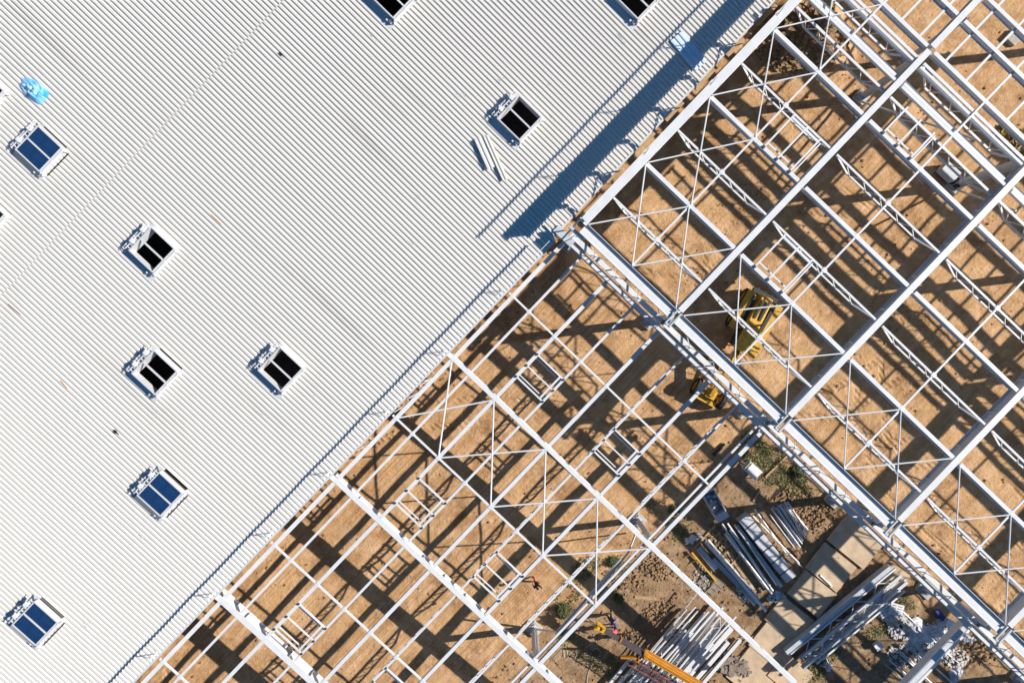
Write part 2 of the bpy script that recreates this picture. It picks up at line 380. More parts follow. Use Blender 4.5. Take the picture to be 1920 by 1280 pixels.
# insulation boards packed along the eave gap beside the high frame
for k in range(9):
    a0 = 8.5+k*2.9+R.uniform(-.2, .2)
    mb = MB(); z0 = 5.45
    mb.chunk(hl(a0+1.1, 2.72, z0), 2.1+R.uniform(-.5, .3), .26, .06, rz=R.uniform(-.02, .02), jit=.06)
    mb.build('edge_board', M['timber'], hall)
def skylight(a, c, k, idx):
    zc = zL(c)+ZRF
    root = MB(); h = .50; t = .075
    L = lambda x, y, z: hl(a+x, c+y, z)
    def zt(y): return zL(c+y)+ZRF
    def wallbox(x0, x1, y0, y1, z0, z1):
        root.hexa([L(x0, y0, zt(y0)+z0), L(x1, y0, zt(y0)+z0), L(x1, y1, zt(y1)+z0), L(x0, y1, zt(y1)+z0),
                   L(x0, y0, zt(y0)+z1), L(x1, y0, zt(y0)+z1), L(x1, y1, zt(y1)+z1), L(x0, y1, zt(y1)+z1)])
    wallbox(-OA-t, -OA, -OC-t, OC+t, -.25, h); wallbox(OA, OA+t, -OC-t, OC+t, -.25, h)
    wallbox(-OA, OA, -OC-t, -OC, -.25, h); wallbox(-OA, OA, OC, OC+t, -.25, h)
    o = root.build('skylight', M['curb'], hall)
    o['label'] = {'open': 'unglazed roof opening with white kerb and centre bar', 'blue': 'roof opening closed with two panes in painted sky-reflection blue'}[k]
    off = Vector(o.location)
    def sub(mb, name, m, **kw):
        mb.v = [v-off for v in mb.v]; return mb.build(name, m, o, **kw)
    mb = MB(); mb.bar(L(0, -OC+.001, zt(-OC)+h-.05), L(0, OC-.001, zt(OC)+h-.05), .10, .10)
    sub(mb, 'centre_bar', M['curb'])
    # low apron round the kerb: wide on the lower-left and upper-left sides
    mb = MB()
    for (x0, x1, y0, y1) in ((-OA-.62, -OA-t-.002, -OC-.25, OC+.32), (OA+t+.002, OA+.18, -OC-.15, OC+.32), (-OA-t, OA+t, OC+t+.002, OC+.50), (-OA-t, OA+t, -OC-.20, -OC-t-.002)):
        mb.hexa([L(x0, y0, zt(y0)+.055), L(x1, y0, zt(y0)+.055), L(x1, y1, zt(y1)+.055), L(x0, y1, zt(y1)+.055),
                 L(x0, y0, zt(y0)+.075), L(x1, y0, zt(y0)+.075), L(x1, y1, zt(y1)+.075), L(x0, y1, zt(y1)+.075)])
    sub(mb, 'apron', M['curb'])
    # smoke vent gear on the upper-left side: arms, brackets and a rail
    mb = MB(); y = OC+.16
    mb.bar(L(-OA-.1, y+.12, zt(y)+h+.02), L(OA+.1, y+.12, zt(y)+h+.02), .05, .05)
    mb.bar(L(-OA-.1, y+.34, zt(y)+h-.1), L(OA+.1, y+.34, zt(y)+h-.1), .04, .04)
    for x in (-.9, -.66, -.45, -.2, .05, .3, .52, .72, .9):
        mb.bar(L(x, y-.04, zt(y)+h-.06), L(x+R.uniform(-.05, .05), y+.36, zt(y)+h-.1), .05, .05)
    for x in (-.55, .42):
        mb.box(*[q for pr in ((L(x, 0, 0)[0], L(x+.26, 0, 0)[0]), (L(0, y+.0, 0)[1], L(0, y+.26, 0)[1]), (zt(y)+.2, zt(y)+h+.1)) for q in pr])
    sub(mb, 'vent_gear', M['white'])
    mb = MB(); y = -OC-.2
    mb.bar(L(-OA-.12, y, zt(y)+h-.02), L(OA+.12, y, zt(y)+h-.02), .06, .06)
    for x in (-.95, 0.0, .95): mb.bar(L(x, y+.1, zt(y)+h-.02), L(x, y-.14, zt(y)+h-.04), .10 if x == 0 else .06, .05)
    for x in (-.95, .95): mb.bar(L(x, y, zt(y)+h-.04), L(x, y, zt(y)+.05), .05, .05)
    sub(mb, 'hinge_rail', M['white'])
    mb = MB()
    for x, yy in ((-OA-.2, -OC+.1), (-OA-.33, -OC+.26), (-OA-.14, -OC-.16), (-OA-.3, -OC-.02)):
        mb.box(L(x, 0, 0)[0]-.06, L(x, 0, 0)[0]+.06, L(0, yy, 0)[1]-.06, L(0, yy, 0)[1]+.06, zt(yy)+.07, zt(yy)+.3)
    sub(mb, 'motor_box', M['white'])
    if k == 'blue':
        for s in (-1, 1):
            mb = MB(); x0, x1 = (.055, OA-.003) if s > 0 else (-OA+.003, -.055); y0, y1 = -OC+.003, OC-.003
            mb.hexa([L(x0, y0, zt(y0)+h-.075), L(x1, y0, zt(y0)+h-.075), L(x1, y1, zt(y1)+h-.075), L(x0, y1, zt(y1)+h-.075),
                     L(x0, y0, zt(y0)+h-.035), L(x1, y0, zt(y0)+h-.035), L(x1, y1, zt(y1)+h-.035), L(x0, y1, zt(y1)+h-.035)])
            sub(mb, 'pane', M['pane'])
        def slope(x0, y0, x1, y1, u0, w0, u1, w1):      # inner top edge, outer foot edge
            mb = MB(); q = [L(x0, y0, zt(y0)+h-.02), L(x1, y1, zt(y1)+h-.02), L(u1, w1, zt(w1)+.09), L(u0, w0, zt(w0)+.09)]
            mb.hexa([Vector(p)-Vector((0, 0, .015)) for p in q]+[Vector(p) for p in q]); sub(mb, 'side_pane', M['tealpane'])
        e = OA+t+.003; g_ = OC+t+.003
        slope(-e, g_, -e, -g_, -e-.48, g_+.1, -e-.48, -g_-.02); slope(e, g_, -e, g_, e, g_+.42, -e, g_+.42)
        mb = MB(); mb.bar(L(OA+.17, -OC, zt(-OC)+.09), L(OA+.17, OC, zt(OC)+.09), .05, .05); mb.bar(L(-OA, -OC-.33, zt(-OC-.33)+.09), L(OA, -OC-.33, zt(-OC-.33)+.09), .06, .05); sub(mb, 'seal', M['seal'])
for i, (a, c, k) in enumerate(skys): skylight(a, c, k, i)
# guard rail along the open edge of the roof: posts leaning out and a rope rail about 1 m up
def rail(parent, loc, a0, a1, c, z0, h, step, first, name, m, lean=-.12, r=.03):
    mb = MB(); pts = []
    n = int((a1-a0)/1.2)
    for i in range(n+1):
        a = a0+(a1-a0)*i/n; pts.append(loc(a, c+lean, z0+h-.04*abs(sin((a-first)/step*pi))))
    [mb.bar(u, v_, .03, .14) for u, v_ in zip(pts, pts[1:])]
    o = mb.build(name, m, parent)
    a = first
    while a < a1:
        if a > a0:
            pb = MB(); pb.cyl(loc(a, c, z0), loc(a, c+lean, z0+h+.03), .03, 8); pb.cyl(loc(a-.5, c+.12, z0+.02), loc(a, c+lean, z0+h*.75), .022, 6)
            pb.bar(loc(a-.14, c+.06, z0+.01), loc(a+.14, c+.06, z0+.01), .22, .03)
            pb.build('rail_post', m, parent)
        a += step
rail(hall, hl, -58, 6.2, 2.66, zL(2.6)+ZRF+.05, .98, 5.38, -3.4-5.38*10, 'guard_rail', M['steel'], lean=.0)

# ------------------------------------------------------------------ generic steel pieces in a frame's local coordinates
def lattice(parent, loc, p0, p1, zt0, zt1, depth, name='lattice_girder', w_=.15, nb=8, belly=True, m='steel'):
    """trussed purlin: top chord, fish-belly bottom chord, zigzag lacing; p = (a, c)"""
    def P(t, d): return Vector(loc(p0[0]+(p1[0]-p0[0])*t, p0[1]+(p1[1]-p0[1])*t, zt0+(zt1-zt0)*t-d))
    top = MB(); top.bar(P(0, .05), P(1, .05), w_*1.35, .08)
    o = top.build(name, M[m], parent); off = Vector(o.location)
    def dep(t): return depth*min(1, min(t, 1-t)/.16) + .09 if belly else depth
    mb = MB(); ts = [0, .16, .84, 1] if belly else [0, 1]
    for u, v_ in zip(ts, ts[1:]): mb.bar(P(u, dep(u)), P(v_, dep(v_)), w_*1.0, .07)
    mb.v = [v-off for v in mb.v]; mb.build('bottom_chord', M[m], o)
    mb = MB()
    for i in range(nb):
        t0 = .10+.80*i/nb; t1 = .10+.80*(i+.5)/nb; t2 = .10+.80*(i+1)/nb
        mb.bar(P(t0, .08), P(t1, dep(t1)-.02), .045, .045); mb.bar(P(t1, dep(t1)-.02), P(t2, .08), .045, .045)
    mb.v = [v-off for v in mb.v]; mb.build('lacing', M[m], o)
    return o
def rod(parent, loc, p0, p1, z, r=.03, name='bracing_rod', z1=None):
    mb = MB(); mb.cyl(loc(p0[0], p0[1], z), loc(p1[0], p1[1], z if z1 is None else z1), r, 6)
    return mb.build(name, M['steel'], parent)
def column(parent, loc, a, c, z1, w_=.42, pad=True, cap=.5):
    mb = MB()
    base = .35
    mb.ibeam_v = None
    for (x0, x1, y0, y1) in ((a-w_/2, a+w_/2, c-w_/2, c-w_/2+.03), (a-w_/2, a+w_/2, c+w_/2-.03, c+w_/2), (a-.012, a+.012, c-w_/2+.028, c+w_/2-.028)):
        q0 = loc(x0, y0, base); q1 = loc(x1, y1, z1); mb.box(q0[0], q1[0], q0[1], q1[1], q0[2], q1[2])
    o = mb.build('column', M['steel2'], parent); off = Vector(o.location)
    mb = MB(); q = Vector(loc(a, c, 0))-off
    mb.box(q.x-.32, q.x+.32, q.y-.32, q.y+.32, q.z+.30, q.z+.34)
    for sx in (-1, 1):
        for sy in (-1, 1): mb.cyl((q.x+sx*.26, q.y+sy*.26, q.z+.3), (q.x+sx*.26, q.y+sy*.26, q.z+.5), .03, 6)
    mb.build('base_plate', M['galv'], o)
    return o
def footing(a, c, label, s=.46):
    p = W(a, c, 0); mb = MB(); mb.box(-s, s, -s, s, -.3, .29)
    o = mb.build('concrete_footing', M['conc'], None, origin=(0, 0, 0), bevel=.03); o.location = p; o.rotation_euler = (0, 0, TH)
    tag(o, label, 'footing', 'concrete footings under the steel columns'); return o
def bolts(parent, loc, pts, m='bolt'):
    mb = MB()
    for (a, c, z) in pts:
        q = loc(a, c, z); mb.box(q[0]-.035, q[0]+.035, q[1]-.035, q[1]+.035, q[2], q[2]+.035)
    mb.build('bolt_group', M[m], parent)

# ------------------------------------------------------------------ low bare frame (left and bottom)
LA, LCc = -14, -8
low = thing('low_steel_frame', W(LA, LCc, 0), TH, 'low white bare steel frame joined to the open edge of the ribbed roof', 'steel frame')
def ll(a, c, z): return (a-LA, c-LCc, z)
A_L = [-3.42, -14.38, -25.1, -35.9]                    # rafters
A_R2 = 6.95
CT = SITE(1223, 1021, 4.9)[1]
# rafters: plate girders with stiffeners
for i, a in enumerate(A_L):
    c_end = -30
    w_ = (.30, .34, .40, .40)[i]; d_ = (.75, .8, .95, .95)[i]
    mb = MB(); p0 = ll(a, 2.9, zL(2.9)+.02); p1 = ll(a, c_end, zL(c_end)+.02)
    mb.ibeam(p0, p1, w_, d_)
    c = 2.0
    while c > c_end:
        for s in (-1, 1):
            q = Vector(ll(a+s*(w_/4), c, zL(c)+.02-d_/2)); mb.box(q.x-w_/4+.012, q.x+w_/4-.004, q.y-.012, q.y+.012, q.z-d_/2+.027, q.z+d_/2-.027)
        c -= 1.9
    o = mb.build('rafter', M['steel'], low)
# r2: sloping eave beam of the low frame under the high frame's gutter
mb = MB(); mb.ibeam(ll(7.20, 2.9, 5.92), ll(7.20, -53, 5.9), .30, .5); mb.build('edge_beam', M['steel'], low)
# purlins by picture position at their plane
pur_px = [((956, 561), .26, 'p'), ((889, 692), .16, 'p'), ((936, 739), .24, 'p'), ((986, 786), .16, 'p'), ((1035, 830), .24, 'p'),
          ((1073, 887), .2, 'l'), ((1130, 924), .23, 'p'), ((1181, 971), .2, 'l'), ((1224, 1023), .26, 'e')]
PC = []
for (p, w_, k) in pur_px:
    z = 5.4
    for _ in range(4): c = SITE(p[0], p[1], z)[1]; z = zL(c)
    PC.append(c)
print('low purlins', [round(x, 2) for x in PC])
ends = [A_R2+.2] + A_L
for (p, w_, k), c in zip(pur_px, PC):
    for i in range(4):
        a1 = ends[i]-(.0 if i == 0 else .2); a0 = ends[i+1]+.2
        if k == 'l':
            lattice(low, ll, (a0, c), (a1, c), zL(c), zL(c), .42, name='lattice_purlin', w_=.10, nb=10)
        else:
            mb = MB(); mb.ibeam(ll(a0, c, zL(c)), ll(a1, c, zL(c)), w_, .28)
            if k == 'e': mb.bar(ll(a0, c+.42, zL(c)-.25), ll(a1, c+.42, zL(c)-.25), .14, .12)
            mb.build('edge_purlin' if k == 'e' else 'purlin', M['steel'], low)
# struts through the middle of each bay
mids = [(ends[i]+ends[i+1])/2 for i in range(4)]
AM = [SITE(1135, 722, 5.3)[0], SITE(922, 951, 5.2)[0], SITE(697, 1186, 5.2)[0], -30.6]
for i, a in enumerate(AM):
    cs = [2.4]+PC
    for c0, c1 in zip(cs, cs[1:]):
        mb = MB(); mb.bar(ll(a, c0-.1, zL(c0)-.06), ll(a, c1+.1, zL(c1)-.06), .13, .09); mb.build('tie_strut', M['steel'], low)
    # joint plates
    for c in PC:
        mb = MB(); mb.box(*[q for pr in zip(ll(a-.13, c-.13, zL(c)+.004), ll(a+.13, c+.13, zL(c)+.02)) for q in pr]); mb.build('joint_plate', M['steel'], low)
# crossed rods in the bays beside the second rafter
A1 = A_L[0]
def zz(c): return zL(c)-.03
for (k0, k1) in ((0, 2), (2, 4), (4, 6), (6, 8)):
    c0, cm, c1 = PC[k0], PC[(k0+k1)//2], PC[k1]
    for (u, v_) in (((AM[1], c0), (A1-.15, c1)), ((A1-.15, c0), (AM[1], c1))):
        mb = MB(); mb.cyl(ll(u[0], u[1], zz(u[1])), ll(v_[0], v_[1], zz(v_[1])), .055, 6); mb.build('bracing_rod', M['steel'], low)
for (u, v_) in (((AM[1], PC[0]), (A1-2.2, 2.0)), ((AM[1]+1.5, 2.3), (AM[1]+2.6, PC[0])), ((A1-2.3, 2.3), (A1-1.6, PC[0])), ((AM[1]+3.0, 2.3), (A1-1.9, PC[0]-.1))):
    mb = MB(); mb.cyl(ll(u[0], u[1], zz(u[1])), ll(v_[0], v_[1], zz(v_[1])), .045, 6); mb.build('bracing_rod', M['steel'], low)
for a0_, a1_ in ((-8.6, -7.4), (-7.4, -6.2), (-6.2, -5.0), (-12.0, -10.9)):
    mb = MB(); mb.cyl(ll(a0_, 2.35, zL(2)-.1), ll(a1_, PC[0]+.1, zL(PC[0])-.1), .035, 6); mb.build('eave_brace', M['steel'], low)
    mb = MB(); mb.cyl(ll(a1_, 2.35, zL(2)-.1), ll(a1_, PC[0]+.1, zL(PC[0])-.1), .03, 6); mb.build('eave_brace', M['steel'], low)
def opening(parent, loc, a0, a1, c0, c1, z, cross=3, cz=None):
    """trimmed opening: three rungs between two purlins, a header and small bolt blocks"""
    zf = cz or (lambda c: z)
    mb = MB()
    for k in range(cross):
        a = a0+(a1-a0)*k/(cross-1)
        mb.bar(loc(a, c0, zf(c0)-.04), loc(a, c1, zf(c1)-.04), .11 if k != 1 else .09, .08)
    cc = c1+.30*(1 if c0 > c1 else -1)
    mb.bar(loc(a0+.05, cc, zf(cc)-.035), loc(a1-.05, cc, zf(cc)-.035), .13, .09)
    for a in (a0+.22, a1-.22):
        if cross > 2: mb.bar(loc(a, c0, zf(c0)-.2), loc(a, c1, zf(c1)-.2), .07, .07)
    o = mb.build('opening_frame', M['steel'], parent)
    off = Vector(o.location)
    for a in (a0, a1, (a0+a1)/2):
        for c in (c0, c1):
            bb = MB(); q = Vector(loc(a, c, zf(c)))-off; bb.box(q.x-.07, q.x+.07, q.y-.05, q.y+.05, q.z-.02, q.z+.07); bb.build('cleat', M['bolt'], o)
def openL(pxa, pxb, i0, i1):
    z = 5.2; a0 = SITE(*pxa, z)[0]; a1 = SITE(*pxb, z)[0]
    opening(low, ll, a0, a1, PC[i0], PC[i1], 0, cz=lambda c: zL(c)+.012)
openL((1010, 745), (1050, 705), 2, 3)
openL((1160, 890), (1195, 845), 5, 6)
openL((785, 980), (830, 935), 2, 3)
openL((935, 1125), (980, 1080), 5, 6)
openL((561, 1214), (611, 1172), 2, 3)
openL((715, 1340), (765, 1290), 5, 6)
# columns of the low frame
for i, a in enumerate(A_L):
    column(low, ll, a+.35, CT+.3, zL(CT)-.5, w_=.34)
    column(low, ll, a+.2, 22, zL(22)-.3, w_=.34)
# raking props by the second outer column and a lean of angle steel
z = 4.4
def lp(px, py, z): a, c, _ = SITE(px, py, z); return ll(a, c, z)
for (p, zq, q, zr, r) in (((1192, 1000), .4, (1178, 1035), 4.2, .05), ((1178, 1035), 4.2, (1062, 1178), 4.4, .05), ((1000, 1178), .4, (1046, 1185), 4.2, .05), ((1046, 1182), 4.3, (1165, 1048), 4.4, .07), ((1180, 1045), 4.2, (1010, 1230), 4.3, .05)):
    mb = MB(); mb.bar(lp(*p, zq), lp(*q, zr), r*2, r*2); mb.build('raking_prop', M['steel2'], low)
# outrigger: beam line beyond the outer purlin in the lower right corner
zE = 4.6
pa = SITE(1690, 1290, zE); pb = SITE(1822, 1152, zE)
mb = MB(); mb.bar(ll((pa[0]), (pa[1]+pb[1])/2, zE), ll(pb[0], (pa[1]+pb[1])/2, zE), .40, .62); mb.bar(ll((pa[0]), (pa[1]+pb[1])/2, zE+.322), ll(pb[0], (pa[1]+pb[1])/2, zE+.322), .30, .02); mb.build('thick_tie_beam', M['steel2'], low, bevel=.05)
mb = MB(); mb.bar(ll(pa[0], (pa[1]+pb[1])/2-.62, zE-.1), ll(pb[0]-.5, (pa[1]+pb[1])/2-.62, zE-.1), .16, .12); mb.bar(ll(pa[0], (pa[1]+pb[1])/2-.42, zE-.35), ll(pb[0]-.5, (pa[1]+pb[1])/2-.42, zE-.35), .10, .10)
mb.build('edge_rail', M['steel'], low)
q0 = SITE(1822, 1172, 4.4); q1 = SITE(1925, 1272, 4.4)
mb = MB(); mb.bar(ll(q0[0], q0[1], 4.4), ll(q1[0], q1[1], 4.4), .22, .2); mb.build('tie_beam', M['galv'], low)

# ------------------------------------------------------------------ high bare frame (right)
RA, RCc = 22, -18
high = thing('high_steel_frame', W(RA, RCc, 0), TH, 'tall white bare steel frame of deep beams, the higher of the two frames', 'steel frame')
def hr(a, c, z): return (a-RA, c-RCc, z)
C_R = [1.92, -6.2, -15.55, -24.9, -34.3, -43.7, -53]
AW = 8.1; ROWS = [13.66, 19.38, 25.1, 30.9]; TR = [10.75, 16.5, 22.2]
A_END = 46
Z0 = 9.3; C0 = 1.85                     # the edge beam beside the finished roof stands higher
# deep beams along a
for i, c in enumerate(C_R):
    segs = ((AW+.45, 30.75), (31.05, A_END)) if i else ((AW+.1, A_END),)
    for (a0, a1) in segs:
        mb = MB(); w_ = .50 if i == 0 else .39; d_ = .95 if i == 0 else 1.0; ZB = ZR+.02 if i else Z0; c = C_R[i] if i else C0
        mb.ibeam(hr(a0, c, ZB), hr(a1, c, ZB), w_, d_, tf=.035)
        a = a0+.4
        while a < a1:
            for s in (-1, 1):
                q = Vector(hr(a, c+s*w_/4, ZB-d_/2)); mb.box(q.x-.012, q.x+.012, q.y-w_/4+.012, q.y+w_/4-.006, q.z-d_/2+.037, q.z+d_/2-.037)
            a += 2.86
        mb.build('main_beam', M['steel'], high)
# gutter line
for i in range(len(C_R)-1):
    c0, c1 = C_R[i]-.1, C_R[i+1]+.30
    mb = MB(); w2 = .35
    mb.bar(hr(AW, c0-.15, ZR-.16), hr(AW, c1-.25, ZR-.16), .72, .03)
    mb.bar(hr(AW-w2, c0-.15, ZR-.08), hr(AW-w2, c1-.25, ZR-.08), .03, .20)
    mb.bar(hr(AW+w2, c0-.15, ZR-.08), hr(AW+w2, c1-.25, ZR-.08), .03, .20)
    mb.bar(hr(AW-w2+.17, c0-.15, ZR-.03), hr(AW-w2+.17, c1-.25, ZR-.03), .30, .03)
    o = mb.build('gutter', M['steel'], high)
    # joint box at the main beam
    c = C_R[i+1]; mb = MB()
    for dc in (-.16, .16): mb.bar(hr(AW-.75, c+dc, ZR+.06), hr(AW+.35, c+dc, ZR+.06), .10, .16)
    mb.bar(hr(AW-.78, c, ZR), hr(AW-.66, c, ZR), .42, .2)
    mb.build('joint_bracket', M['galv'], high)
    # hanging truss below the gutter
    zb = 6.0
    mb = MB(); mb.bar(hr(7.62, c0+.2, zb), hr(7.62, c1-.3, zb), .34, .16); o = mb.build('gutter_truss', M['steel'], high); off = Vector(o.location)
    mb = MB(); n = 4
    for k in range(n):
        u = c0+(c1-c0)*k/n; v_ = c0+(c1-c0)*(k+.5)/n; x = c0+(c1-c0)*(k+1)/n
        mb.bar(hr(7.65, u, zb+.05), hr(7.85, v_, ZR-.2), .04, .04); mb.bar(hr(7.85, v_, ZR-.2), hr(7.65, x, zb+.05), .04, .04)
    mb.v = [v-off for v in mb.v]; mb.build('lacing', M['steel2'], o)
# purlins and lattice girders along c, one per bay and row
rows_far = [33.6, 35.6, 38.3, 41.2, 44]
for i in range(len(C_R)-1):
    c0, c1 = C_R[i]-.33, C_R[i+1]+.27
    for a in ROWS+rows_far:
        mb = MB(); mb.ibeam(hr(a, c0, ZR-.005), hr(a, c1, ZR-.005), .25, .48); mb.build('purlin', M['steel'], high)
    for a in TR: lattice(high, hr, (a, c0), (a, c1), ZR-.02, ZR-.02, .75, w_=.10, nb=5)
    # valley between the two roofs: narrow rail, wide beam, low lattice
    mb = MB(); mb.bar(hr(28.0, c0, ZR-.06), hr(28.0, c1, ZR-.06), .2, .12); mb.build('valley_rail', M['steel'], high)
    mb = MB(); mb.bar(hr(28.75, c0, ZR-1.0), hr(28.75, c1, ZR-1.0), .66, .05); mb.bar(hr(28.43, c0, ZR-.62), hr(28.43, c1, ZR-.62), .04, .72); mb.bar(hr(28.36, c0, ZR-.24), hr(28.36, c1, ZR-.24), .2, .05)
    mb.build('valley_gutter', M['steel'], high)
    lattice(high, hr, (27.3, c0), (27.3, c1), ZR-.4, ZR-.4, .9, w_=.12, nb=5)
    lattice(high, hr, (30.0, c0), (30.0, c1), ZR-.06, ZR-.06, 1.5, w_=.14, nb=4)
    mb = MB(); mb.ibeam(hr(29.72, c0, ZR-.1), hr(29.72, c1, ZR-.1), .16, .38); mb.build('valley_purlin', M['steel'], high)
    # ladder of rungs in the far bays
    for j in range(5):
        c = c0+(c1-c0)*(j+.5)/5
        mb = MB(); mb.bar(hr(31.1, c, ZR-.2), hr(44, c, ZR-.2), .14, .10); mb.build('rung', M['steel'], high)
    # middle struts
    cm = (C_R[i]+C_R[i+1])/2
    al = [AW+.35]+TR[:1]+ROWS[:1]+TR[1:2]+ROWS[1:2]+TR[2:]+ROWS[2:3]+[28.0]+ROWS[3:]
    for u, v_ in zip(al, al[1:]):
        mb = MB(); mb.bar(hr(u+.08, cm, ZR-.05), hr(v_-.08, cm, ZR-.05), .12, .08); mb.build('tie_strut', M['steel'], high)
    # crossed rods between gutter and first purlin row
    r_ = .046
    for (u, v_) in (((AW+.38, cm), (ROWS[0]-.1, C_R[i]-.35)), ((AW+.38, C_R[i]-.35), (ROWS[0]-.1, cm)), ((AW+.38, cm), (ROWS[0]-.1, C_R[i+1]+.32)), ((AW+.38, C_R[i+1]+.32), (ROWS[0]-.1, cm))):
        rod(high, hr, u, v_, ZR+.01, r_)
    if i == 0:
        rr = [ROWS[0], ROWS[1], ROWS[2], ROWS[3]]
        for u, v_ in zip(rr, rr[1:]):
            rod(high, hr, (u+.1, C_R[0]-.35), (v_-.1, cm), ZR+.01, r_); rod(high, hr, (u+.1, cm), (v_-.1, C_R[0]-.35), ZR+.01, r_)
    for a in TR+ROWS[:3]:
        mb = MB(); q = hr(a, cm, ZR); mb.box(q[0]-.14, q[0]+.14, q[1]-.14, q[1]+.14, q[2]-.012, q[2]+.004); mb.build('joint_plate', M['steel'], high)
def openR(i, row0, a1, c_px0, c_px1, dz=.01):
    c0 = SITE(*c_px0, ZR)[1]; c1 = SITE(*c_px1, ZR)[1]
    # rungs run along a between row0 and a1, spaced along c
    mb = MB()
    for k in range(3):
        c = c0+(c1-c0)*k/2; mb.bar(hr(row0, c, ZR+.02), hr(a1, c, ZR+.02), .11, .08)
    mb.bar(hr(a1-.28, c0, ZR+.01), hr(a1-.28, c1, ZR+.01), .16, .09); mb.bar(hr(row0+.5, c0, ZR-.3), hr(row0+.5, c1, ZR-.3), .10, .09)
    mb.bar(hr(row0, c1-.2, ZR-.15), hr(a1, c1-.2, ZR-.15), .08, .08)
    o = mb.build('opening_frame', M['steel'], high); off = Vector(o.location)
    for c in (c0, (c0+c1)/2, c1):
        bb = MB(); q = Vector(hr(row0, c, ZR+.01))-off; bb.box(q.x-.08, q.x+.08, q.y-.07, q.y+.07, q.z, q.z+.09); bb.build('cleat', M['bolt'], o)
openR(0, ROWS[1], TR[2], (1431, 277), (1481, 321))
openR(1, ROWS[0], TR[1], (1413, 502), (1465, 548))
openR(1, ROWS[2], 27.3, (1656, 249), (1707, 296))
# cap plates at the beam crossings, and bolts
# columns
for i, c in enumerate(C_R): column(high, hr, 7.9, c, 6.8 if i else 5.0, w_=.44)
for i, c in enumerate(C_R[1:]):
    column(high, hr, 30.5, c+.1, 6.8, w_=.44)
    column(high, hr, 45, c, 6.8, w_=.44)
for c in (-6.6,): column(high, hr, 34.7, c, 6.8, w_=.34)
# raking braces seen under the upper rows
for (p, z0, q, z1) in (((1794, 356), .6, (1905, 395), 5.2), ((1616, 191), 1.0, (1830, 262), 6.5)):
    a, c, _ = SITE(*p, z0); a2, c2, _ = SITE(*q, z1)
    mb = MB(); mb.cyl(hr(a, c, z0), hr(a2, c2, z1), .07, 8); mb.build('raking_brace', M['steel2'], high)
# guard rail on the edge beam next to the finished roof
rail(high, hr, AW+.2, A_END-1, 2.0, Z0, 1.12, 5.72, 13.66-5.72, 'guard_rail', M['steel'], lean=.06)
for a in ROWS+TR:
    mb = MB(); mb.bar(hr(a, C0-.05, ZR-.1), hr(a, C0-.05, Z0-1.1), .22, .22); mb.build('beam_post', M['steel'], high)
# corner of the gutter: end plate and bracket over the roof corner
mb = MB(); mb.bar(hr(6.9, 2.2, 6.3), hr(8.5, 2.2, 7.6), .12, .12); mb.bar(hr(7.2, 1.5, 6.2), hr(7.2, 3.0, 6.2), .5, .08); mb.bar(hr(7.7, 2.35, 7.2), hr(7.7, 1.2, 7.2), .2, .4)
mb.build('corner_bracket', M['galv'], high)

# footings
def ft(a, c, lab, s=.46): footing(a, c, lab, s)
ft(7.9, 1.92, 'concrete footing at the corner where the low frame, high frame and ribbed roof meet')
ft(7.9, -6.2, 'concrete footing under the gutter line, left of the yellow grader')
ft(7.9, -15.55, 'concrete footing under the gutter line just past the front of the yellow grader')
ft(7.9, -24.9, 'concrete footing under the gutter line above the tan concrete slabs', .5)
ft(7.9, -34.3, 'concrete footing under the gutter line beside the white rubble', .62)
ft(7.9, -43.7, 'concrete footing in the lower right corner of the picture')
ft(30.5, -6.1, 'concrete footing under the slanting column nearest the spoil heap')
ft(30.5, -15.45, 'concrete footing beside the white generator box')
ft(A_L[0]+.35, CT+.3, 'concrete footing at the outer edge of the low frame above the weeds')
ft(A_L[1]+.35, CT+.3, 'concrete footing under the lowest propped column, left of the bush')
ft(34.7, -6.6, 'small concrete footing between the two parallel ladder bays')
ft(41.3, -11.1, 'concrete footing far up in the upper right corner')
# ------------------------------------------------------------------ loose things on the roof
def RZ(px, py, up=0.0):
    z = 6.3
    for _ in range(5): z = zL(SITE(px, py, z)[1])+ZRF+.055+up
    return z
def RP(px, py, up=0.0): return PX(px, py, RZ(px, py, up))
def lump(name, m, cx, cy, cz, ax, ay, ang, h, n=26, seed=1, jag=.25):
    """crumpled film: an irregular mound with thickness"""
    mb = MB(); rr = random.Random(seed); nr = 7; rings = []
    for j in range(nr+1):
        t = j/nr; ring = []
        for k in range(n):
            th = 2*pi*k/n; q = 1+jag*noise.noise(Vector((cos(th)*1.6+seed, sin(th)*1.6, seed)))
            x = cos(th)*ax*t*q; y = sin(th)*ay*t*q
            z = h*(1-t*t)*(.55+.9*abs(noise.noise(Vector((x*3.1/ax, y*3.1/ay, seed*2.3))))) + .05*h*rr.random()
            if j == nr: z = .0
            ring.append(Vector((cx+x*cos(ang)-y*sin(ang), cy+x*sin(ang)+y*cos(ang), cz+z)))
        rings.append(ring)
    for ring in rings: mb.v += ring
    for j in range(nr):
        for k in range(n):
            if j == 0: mb.f.append((k, n+k, n+(k+1) % n)); mb.mi.append(0)
            else: mb.f.append((j*n+k, (j+1)*n+k, (j+1)*n+(k+1) % n, j*n+(k+1) % n)); mb.mi.append(0)
    return mb.build(name, m)
p = RP(64, 170); o = lump('plastic_film', M['blueplastic'], p.x, p.y, p.z-.02, 1.2, .58, atan2(-36, 46), .40, seed=4, jag=.35)
tag(o, 'crumpled bright blue plastic film lying on the white roof near its left edge', 'plastic film')
